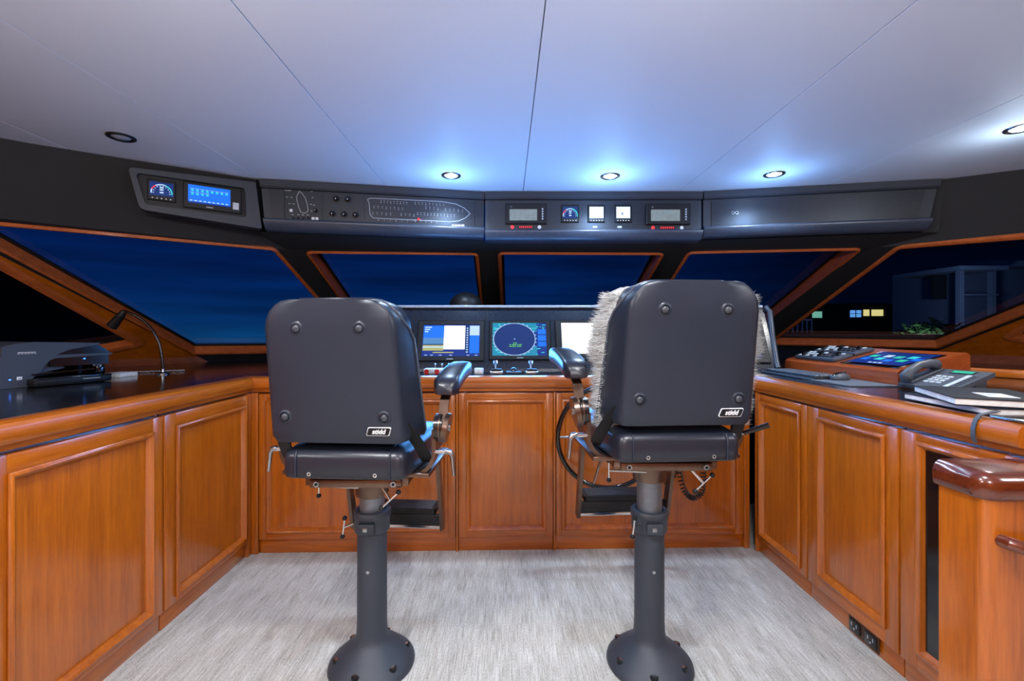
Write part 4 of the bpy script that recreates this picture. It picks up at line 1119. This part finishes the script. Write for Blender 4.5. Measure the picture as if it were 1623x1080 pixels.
t = thing('gooseneck_lamp', 'slim chrome gooseneck chart lamp curving up from the left worktop', 'lamp', (-1.98, 2.62, ZR))
b = B(); b.lathe([(0, 0), (.034, 0), (.034, .006), (.02, .01), (.012, .014), (.010, .03)], M['steel'], 24); b.build('base', t, 40)
b = B()
def lp_(px, py, y): return ((px-CX)/FPX*y+1.98, y-2.62, CAMZ+(CY-py)/FPX*y-ZT)
pth = [lp_(259, 592, 2.62), lp_(257, 570, 2.62), lp_(253, 548, 2.62), lp_(245, 529, 2.62), lp_(234, 515, 2.62), lp_(222, 505, 2.61), lp_(210, 498.5, 2.6), lp_(199, 494, 2.6)]
sm_ = []
P = [V(p) for p in pth]
for k in range(len(P)-1):
    for i in range(5):
        f = i/5; p0, p1, p2, p3 = P[max(k-1, 0)], P[k], P[k+1], P[min(k+2, len(P)-1)]
        sm_.append(.5*((2*p1)+(-p0+p2)*f+(2*p0-5*p1+4*p2-p3)*f*f+(-p0+3*p1-3*p2+p3)*f**3))
sm_.append(P[-1])
b.tube(sm_, .0075, M['gunmetal'], 12); b.build('neck', t, 60)
b = B(); a, c = V(lp_(198, 493, 2.6)), V(lp_(177, 518, 2.6)); b.cyl(a, a.lerp(c, .25), .012, M['black_plastic'], .02, 20); b.cyl(a.lerp(c, .25), c, .02, M['black_plastic'], .027, 20); b.build('lamp_shade', t, 40)

def ctr(px, py, z=ZT): 
    y = (CAMZ-z)*FPX/(py-CY); return V(((px-CX)/FPX*y, y, z))
t = thing('paper_stack', 'thin white paper stack on the worktop beside the printer', 'papers', tuple(ctr(190, 597, ZR)))
b = B(); b.span((-.05, -.06, 0), (.05, .06, .010), M['paper'], .001); b.span((-.045, -.055, .010), (.05, .058, .022), M['white'], .001); b.build('sheets', t, 0)
b = B(); pts = []
p0, p1 = ctr(206, 592), ctr(292, 589)
for i in range(60):
    f = i/59; p = p0.lerp(p1, f); pts.append((p.x, p.y+.012*math.sin(i*.9)*(1 if i < 35 else .4), ZT+.0068+.002*math.sin(i*2.1)))
b.tube(pts, .0035, M['grey_print'], 6); tag(b.build('charging_cable', None, 60), 'thin pale wavy cable lying on the left worktop by the lamp base', 'cable')

# ------------------------------------------------------------------ things on the right worktop
t = thing('keyboard', 'black computer keyboard lying along the right worktop edge', 'keyboard', (1.635, 2.515, ZR), -PI/2)
b = B(); b.span((-.225, -.085, 0), (.225, .085, .016), M['black_plastic'], .005); b.span((-.225, -.105, 0), (.225, -.085, .010), M['slate_plastic'], .003); b.build('body', t)
for r_ in range(6):
    n = 15 if r_ else 5
    for k in range(n):
        x0 = -.215+k*.43/n; b = B()
        b.span((x0+.002, -.075+r_*.0245, .015), (x0+.43/n-.002, -.054+r_*.0245, .024), M['grey_plastic'], .0025, 1); b.build('key', t, 30)
t = thing('mouse_mat', 'grey mouse mat on the right worktop in front of the wooden display box', 'mouse mat', (1.645, 2.195, ZR), -PI/2)
b = B(); b.slab(round_poly([(-.165, -.115), (.165, -.115), (.165, .115), (-.165, .115)], .012), 0, .005, M['pad_grey']); b.build('mat', t, 0)
t = thing('computer_mouse', 'black and silver computer mouse on the grey mat', 'mouse', (1.665, 2.27, ZT+.005), -PI/2+.35)
b = B(); b.sphere((0, 0, .010), .033, M['grey_plastic'], 24, 14, (.95, 1.75, .85)); 
for v in b.bm.verts: v.co.z = max(v.co.z, 0)
b.build('shell', t, 60)
b = B(); b.sphere((0, .0, .011), .0332, M['black_gloss'], 24, 14, (.70, 1.74, .86))
for v in b.bm.verts: v.co.z = max(v.co.z, .012)
b.build('top_shell', t, 60)
b = B(); b.cyl((-.004, .034, .032), (.004, .034, .032), .008, M['black_plastic'], seg=16); b.build('scroll_wheel', t)

# tilted wooden display box: local x along -Y, local +y away from the aisle
bt = thing('display_box', 'wedge shaped mahogany box on the right worktop with an inset screen', 'box', (1.775, 2.90, ZR), -PI/2)
BW, BD, H0, H1 = .835, .33, .072, .150
b = B()
sec = lambda x, e: [b.bm.verts.new(p) for p in ((x, 0, 0), (x, 0, H0-.012), (x, .012, H0), (x, BD-.012, H1), (x, BD, H1-.012), (x, BD, 0))]
b.skin([sec(0, 0), sec(BW, 0)]); b._fin(list(b.bm.verts), M['box_wood']); b.build('case', bt, 30)
slope = math.atan2(H1-H0, BD-.024)
BT = Matrix.Translation((1.775, 2.90, ZT)) @ Matrix.Rotation(-PI/2, 4, 'Z') @ Tr(0, .012, H0) @ Matrix.Rotation(slope, 4, 'X')
def onbox(x, y): return BT @ V((x, y, .0))
b = B(); TT = Tr(0, .012, H0) @ Matrix.Rotation(slope, 4, 'X')
b.span((.44, .015, -.002), (.80, .255, .004), M['black_gloss'], .002, T=TT); so = b.build('screen', bt)
g = B()
def zz(x0, x1, y0, y1, m, l): g.poly([(x0, y0, .0045+l*.0003), (x1, y0, .0045+l*.0003), (x1, y1, .0045+l*.0003), (x0, y1, .0045+l*.0003)], [(0, 1, 2, 3)], m, TT)
zz(.455, .785, .045, .245, E_['deep'], 0); zz(.455, .785, .2, .235, E_['navy'], 1)
for i, (x, y) in enumerate(((.47, .15), (.47, .10), (.55, .16), (.55, .11), (.62, .15), (.62, .09), (.69, .16), (.69, .10), (.74, .13))):
    zz(x, x+.045, y, y+.035, E_[('lime', 'blue', 'pale', 'cyan', 'lime', 'blue', 'cyan', 'lime', 'blue')[i]], 2)
for i in range(3): zz(.58+i*.03, .60+i*.03, .055, .068, E_['pale'], 2)
lbl(g.build('screen_picture', so, 0), 'lit blue and green panels')
for nm, y0, lab in (('near', .012, 'black control keypad on the wooden box, the one nearer the aisle'), ('far', .145, 'black control keypad on the wooden box, the one nearer the window')):
    k = thing('control_keypad', lab, 'keypad'); k.matrix_world = BT @ Tr(.06 if nm == 'near' else .045, y0, .0015); k['group'] = 'keypads on the wooden box'
    b = B(); b.span((0, 0, 0), (.34, .115, .022), M['slate_plastic'], .008); b.build('body', k)
    r2 = random.Random(5)
    for i in range(9):
        for j in range(3):
            q = B(); x, y = .03+i*.034, .022+j*.034
            if (i+j) % 4 == 1: q.cyl((x, y, .021), (x, y, .034), .010, M['black_gloss'], seg=14)
            else: q.span((x-.010, y-.008, .021), (x+.010, y+.008, .026), M['black_gloss'] if r2.random() < .6 else M['key'], .002)
            q.build('knob' if (i+j) % 4 == 1 else 'key', k, 40)

# desk telephone
t = thing('telephone', 'grey desk telephone with green display on the right worktop', 'telephone', (1.725, 2.0, ZR), -PI/2+.15)
t.scale = (.9, .9, .9)
TT = Matrix.Rotation(.33, 4, 'X')
b = B()
b.prism([(0, 0), (.25, 0), (.25, .02), (0, .02)], 0, .22, M['grey_plastic'], TT @ Tr(0, 0, .004)); 
b.prism([(.03, 0), (.22, 0), (.22, .06), (.03, .06)], .14, .2, M['grey_plastic']); b.build('body', t, 30)
b = B(); b.span((.0, .012, .024), (.062, .205, .034), M['slate_plastic'], .006, T=TT); b.build('cradle', t)
b = B(); b.tube([TT @ V(p) for p in ((.03, .005, .045), (.03, .02, .05), (.03, .05, .068), (.03, .11, .080), (.03, .17, .068), (.03, .20, .05), (.03, .214, .045))], [.018, .028, .022, .019, .022, .028, .018], M['grey_plastic'], 16); b.build('handset', t, 60)
for r_ in range(4):
    for c in range(3):
        b = B(); b.span((.082+c*.026, .045+r_*.024, .023), (.102+c*.026, .060+r_*.024, .029), M['key'], .003, T=TT); b.build('key', t)
b = B(); b.span((.10, .172, .023), (.20, .205, .027), M['black_plastic'], .002, T=TT); b.span((.108, .178, .0265), (.192, .2, .0278), E_['lime'], T=TT); lbl(b.build('display', t, 0), 'green lit display strip')
b = B(); b.span((.185, .02, .023), (.205, .165, .026), M['key'], .002, T=TT)
lbl(b.build('label_strip', t), 'white card strip')
for r_ in range(8):
    b = B(); b.span((.212, .022+r_*.018, .023), (.232, .034+r_*.018, .028), M['slate_plastic'], .002, T=TT); b.build('line_key', t)
coilp = [(0, .012, .012), (.06, -.02, .010), (.14, -.035, .010), (.20, -.02, .010)]
c = coil(coilp, .006, 22, .002, 'handset_cord', 'curly grey cord', (0, 0, 0)); 
for k in ('category', 'group'):
    if k in c: del c[k]
c.parent = t

def binder(name, label, loc, rz, w, d, h, cover, label_rect=None, rings=False):
    t = thing(name, label, 'binder', loc, rz)
    b = B(); b.span((0.004, .004, .003), (w-.004, d-.01, h-.003), M['paper'], .001); lbl(b.build('pages', t, 0), 'white page block')
    b = B(); b.span((0, 0, h-.003), (w, d, h), M[cover], .001); b.span((0, 0, 0), (w, d, .003), M[cover], .001)
    b.cyl((0, d, h/2), (w, d, h/2), h/2, M[cover], seg=16); b.build('cover', t, 30)
    if label_rect:
        x0, x1, y0, y1 = label_rect; b = B(); b.span((x0, y0, h), (x1, y1, h+.0008), M['white'])
        for i in range(3): b.span((x0+.02, y0+(i+1)*(y1-y0)/5, h+.0008), (x1-.02-.02*i, y0+(i+1)*(y1-y0)/5+.004, h+.001), M['grey_print'])
        lbl(b.build('title_card', t, 0), 'white title card')
    return t
binder('binder', 'black ring binder with white card lying at the worktop edge', (1.445, 1.66, ZT+.0038), -PI/2-.12, .34, .24, .022, 'binder_black', (.05, .2, .06, .13))
binder('binder', 'second black binder with a white card stacked on the first, nearer the wall', (1.50, 1.68, ZT+.0265), -PI/2-.45, .34, .25, .024, 'binder_black', (.17, .28, .10, .17))
t = thing('tablet', 'silver tablet lying at the right worktop edge beside the binders', 'tablet', (1.378, 1.30, ZT+.004), -PI/2)
b = B(); b.span((0, 0, 0), (.09, .2, .008), M['steel'], .003); b.build('case', t)
b = B(); b.span((.006, .008, .0075), (.086, .192, .0088), M['black_gloss'], .001); b.build('screen', t, 0)
b = B(); pth = [(.03, 0, .02), (.0, 0, .014), (-.024, 0, .009), (-.036, 0, -.004), (-.044, 0, -.03), (-.044, 0, -.055), (-.038, .0, -.07)]
b.strip(pth, .012, .003, (0, 1, 0), M['grey_plastic']); o = b.build('cable_strap', None, 30); tag(o, 'grey strap hanging over the right wooden nosing', 'strap', None, (1.392, 1.315, ZT))
b = B(); b.span((0, 0, 0), (.75, .05, .045), M['wood_x'], .008); o = b.build('fiddle_rail', None, 30); o.rotation_euler = (0, 0, -1.02); tag(o, 'low mahogany fiddle rail on the right worktop behind the telephone', 'rail', None, (2.45, 2.72, ZR))

# ------------------------------------------------------------------ ceiling lights
def downlight(x, y, lit, label, power=0, col=(1, 1, 1), rad=.03, glow=0, gcol=None):
    t = thing('downlight', label, 'ceiling light', (x, y, CEIL), group='recessed ceiling downlights')
    T = Matrix.Rotation(PI, 4, 'X')
    b = B(); b.lathe([(.056, .0), (.055, .005), (.048, .008), (.040, .006), (.036, .001)], M['black_plastic'] if not lit else M['steel'], 36, T=T, cap=False); b.build('trim_ring', t, 60)
    b = B(); b.lathe([(.037, .001), (.034, .004), (.0005, .005)], E_['lamp'] if lit else M['key'], 30, T=T); lbl(b.build('lens', t, 60), 'lit lens' if lit else 'unlit lens')
    if lit:
        def lamp(kind, e, c, z, r):
            l = bpy.data.lights.new('lamp', kind); l.energy = e; l.color = c; l.shadow_soft_size = r
            if kind == 'SPOT': l.spot_size = 2.5; l.spot_blend = .6
            o = bpy.data.objects.new('lamp_light', l); COL.objects.link(o); o.location = (0, 0, z); o.parent = t
        lamp('SPOT', power, col, -.02, rad)
        lamp('POINT', glow, gcol or col, -.15, rad)
def cpos(px, py): y = (CEIL-CAMZ)*FPX/(CY-py); return (px-CX)/FPX*y, y
COOL = (.62, .80, 1.0); NEU = (1.0, .96, .90)
BLUE = (.22, .48, 1.0); WARM = (.97, .97, 1.0)
x, y = cpos(715, 278); downlight(x, y, True, 'lit ceiling downlight above the left end of the alarm panel', 30, COOL, .03, 3.2, BLUE)
x, y = cpos(967, 279); downlight(x, y, True, 'lit ceiling downlight above the middle overhead panel', 34, COOL, .03, 4.2, BLUE)
x, y = cpos(1227, 276); downlight(x, y, True, 'lit ceiling downlight above the blank right overhead panel', 30, COOL, .03, 3.8, BLUE)
x, y = cpos(192, 217); downlight(x, y, False, 'unlit black ringed ceiling downlight above the left surround')
x, y = cpos(1618, 203); downlight(x, y, True, 'lit ceiling downlight at the right edge of the photo', 40, NEU, .03, 2.5, COOL)
# downlights added behind the camera, unseen, as fill light for the cabin
for x, y, p, g in ((-.75, .62, 74, 11), (.45, .62, 74, 11), (-2.2, -.4, 46, 46), (2.6, -.1, 30, 44), (-.2, -1.3, 72, 72)):
    downlight(x, y, True, 'added unseen fill downlight in the aft part of the cabin', p, WARM, .06, g, WARM)

# ------------------------------------------------------------------ outside: water, shore, houses
b = B(); b.slab([(-120, 8), (120, 8), (120, 160), (-120, 160)], -3.2, -3.0, M['black_gloss']); structure(b.build('sea'), 'dark still water at night')
b = B(); b.slab([(6, 14.2), (60, 14.2), (80, 80), (6, 70)], -3.0, .8, M['soil']); structure(b.build('shore'), 'dark shore bank')
def opt(px, py, y): return V(((px-CX)/FPX*y, y, CAMZ+(CY-py)/FPX*y))
HY = 38
t = thing('bungalow', 'long low dark house on the shore with lit windows, seen through the right window', 'house', (0, HY, 0))
def hb(name, p0, p1, y0, y1, m, lab=None):
    a, c = opt(p0[0], p0[1], HY), opt(p1[0], p1[1], HY); b = B(); b.span((a.x, y0, min(a.z, c.z)), (c.x, y1, max(a.z, c.z)), m); o = b.build(name, t, 0)
    if lab: lbl(o, lab)
hb('wall', (1270, 486), (1450, 533), .05, 5, M['house_dark'])
hb('roof', (1262, 482), (1456, 487), -.6, 5.4, M['soil'])
hb('window', (1288, 494), (1303, 504), -.0, .06, E_['wingreen'], 'greenish lit window')
hb('window', (1348, 492), (1365, 503), -.0, .06, E_['winblue'], 'bluish lit window')
hb('window', (1369, 491), (1400, 501), -.0, .06, E_['yellow'], 'warm lit window')
hb('window_mullion', (1355.7, 492), (1356.6, 503), -.04, .0, M['house_dark']); hb('window_mullion', (1348, 497.2), (1365, 497.9), -.04, 0, M['house_dark'])
hb('veranda_post', (1372, 490), (1373.5, 506), -.5, -.4, M['house_dark']); hb('veranda_post', (1396, 490), (1397.5, 506), -.5, -.4, M['house_dark'])
HY = 26
t = thing('veranda_house', 'pale house with veranda columns in the dark beyond the right window', 'house', (0, HY, 0))
hb('wall', (1532, 420), (1700, 536), 1.2, 5, M['house_wall'])
hb('veranda_roof', (1488, 426), (1562, 432), -1.2, 3, M['house_wall']); hb('eaves', (1560, 415), (1700, 423), -.4, 3, M['house_wall'])
hb('column', (1499, 431), (1506, 536), -.8, -.55, M['house_wall']); hb('column', (1560, 422), (1567, 536), -.4, -.15, M['house_wall']); hb('column', (1625, 422), (1632, 536), -.4, -.15, M['house_wall'])
hb('doorway', (1508, 434), (1530, 472), 1.1, 1.25, M['house_dark'])
hb('railing', (1506, 468), (1562, 470), -.7, -.6, M['house_wall'])
lt = bpy.data.lights.new('garden_and_fill_light', 'POINT'); lt.energy = 220; lt.color = (.45, .65, 1); lt.shadow_soft_size = .3; lo = bpy.data.objects.new('garden_and_fill_light', lt); COL.objects.link(lo); lo.location = opt(1545, 470, 22)  # light added in front of the veranda house to brighten it
def bush(px, y, r, n, label):
    t = thing('garden_bush', label, 'bush', ((px-CX)/FPX*y, y, .8))
    b = B()
    for i in range(n):
        d = V((random.gauss(0, 1), random.gauss(0, 1), random.gauss(0, 1))).normalized()*r*random.uniform(.35, 1); d.z = abs(d.z)*.9
        s = V((random.gauss(0, 1), random.gauss(0, 1), random.gauss(0, 1))).normalized()*r*.16; u = s.orthogonal().normalized()*r*.09
        b.poly([tuple(d-s), tuple(d+u), tuple(d+s), tuple(d-u)], [(0, 1, 2, 3)], M['leaf'])
    lbl(b.build('foliage', t, 0), 'loose green leaves')
    b = B(); b.cyl((0, 0, 0), (0, 0, r*.5), r*.06, M['soil'], seg=8); b.build('stem', t)
bush(1456, 15.2, .75, 420, 'leafy garden bush lit from below, low in the right window')
bush(1484, 16.6, .95, 260, 'smaller garden bush right of the lit one, in the right window')
lt = bpy.data.lights.new('garden_and_fill_light', 'POINT'); lt.energy = 40; lt.color = (.8, 1, .85); lt.shadow_soft_size = .05; lo = bpy.data.objects.new('garden_and_fill_light', lt); COL.objects.link(lo); lo.location = opt(1462, 524, 14.3)
t = thing('dock_railing', 'white dock railing in the dark beyond the right window', 'railing', tuple(opt(1267, 524, 12)))
b = B(); b.span((-.33, -.02, .26), (.33, .02, .30), M['house_wall']); b.build('top_rail', t)
for i in range(6):
    b = B(); b.span((-.32+i*.125, -.015, -.06), (-.29+i*.125, .015, .27), M['house_wall']); b.build('baluster', t)
t = thing('dock', 'timber dock running along the shore outside the right window', 'dock', (0, 13, 0))
a, c = opt(1225, 527, 13), opt(1600, 545, 13)
b = B(); b.span((a.x, -.4, c.z), (c.x+3, .6, a.z-.16), M['timber']); b.span((a.x, -.5, a.z-.17), (c.x+3, .7, a.z-.06), M['timber'], .02); b.build('deck', t)
for i in range(4):
    b = B(); b.cyl((a.x+.6+i*2.2, -.2, -3.1), (a.x+.6+i*2.2, -.2, c.z+.02), .12, M['timber'], seg=12); b.build('pile', t)
lt = bpy.data.lights.new('dock_light', 'POINT'); lt.energy = 25; lt.color = (.7, .7, 1); lt.shadow_soft_size = .1; lo = bpy.data.objects.new('dock_light', lt); COL.objects.link(lo); lo.location = (8, 10.5, 3.2)

# ------------------------------------------------------------------ night sky
w = bpy.data.worlds.new('night_sky'); S.world = w; w.use_nodes = True
nt = w.node_tree; bg = nt.nodes['Background']
tc = nt.nodes.new('ShaderNodeTexCoord'); sx = nt.nodes.new('ShaderNodeSeparateXYZ'); nt.links.new(tc.outputs['Generated'], sx.inputs[0])
mp = nt.nodes.new('ShaderNodeMapping'); mp.inputs['Scale'].default_value = (2, 2, 26)
nt.links.new(tc.outputs['Generated'], mp.inputs[0]); nz = nt.nodes.new('ShaderNodeTexNoise'); nz.inputs['Scale'].default_value = 1.6; nz.inputs['Detail'].default_value = 3; nt.links.new(mp.outputs[0], nz.inputs['Vector'])
el = nt.nodes.new('ShaderNodeMapRange'); el.inputs['From Min'].default_value = -.02; el.inputs['From Max'].default_value = .30
nt.links.new(sx.outputs['Z'], el.inputs['Value'])
cr = ramp(nt, el.outputs[0], [(0, lin(10, 66, 112)), (.10, lin(6, 50, 100)), (.3, lin(3, 36, 88)), (.6, lin(2, 26, 74)), (1, lin(1, 16, 50))])
az = nt.nodes.new('ShaderNodeMapRange'); az.inputs['From Min'].default_value = .1; az.inputs['From Max'].default_value = .6; az.inputs['To Min'].default_value = 1; az.inputs['To Max'].default_value = .07
nt.links.new(sx.outputs['X'], az.inputs['Value'])
nm = nt.nodes.new('ShaderNodeMapRange'); nm.inputs['From Min'].default_value = .3; nm.inputs['From Max'].default_value = .7; nm.inputs['To Min'].default_value = .7; nm.inputs['To Max'].default_value = 1.35
nt.links.new(nz.outputs[0], nm.inputs['Value'])
ml = nt.nodes.new('ShaderNodeMath'); ml.operation = 'MULTIPLY'; nt.links.new(az.outputs[0], ml.inputs[0]); nt.links.new(nm.outputs[0], ml.inputs[1])
nt.links.new(cr.outputs[0], bg.inputs['Color']); nt.links.new(ml.outputs[0], bg.inputs['Strength'])

# ------------------------------------------------------------------ view
S.view_settings.view_transform = 'Standard'; S.view_settings.look = 'None'; S.view_settings.gamma = 1; S.view_settings.use_curve_mapping = False
S.view_settings.exposure = 0.0
S.cycles.max_bounces = 8; S.cycles.transparent_max_bounces = 12
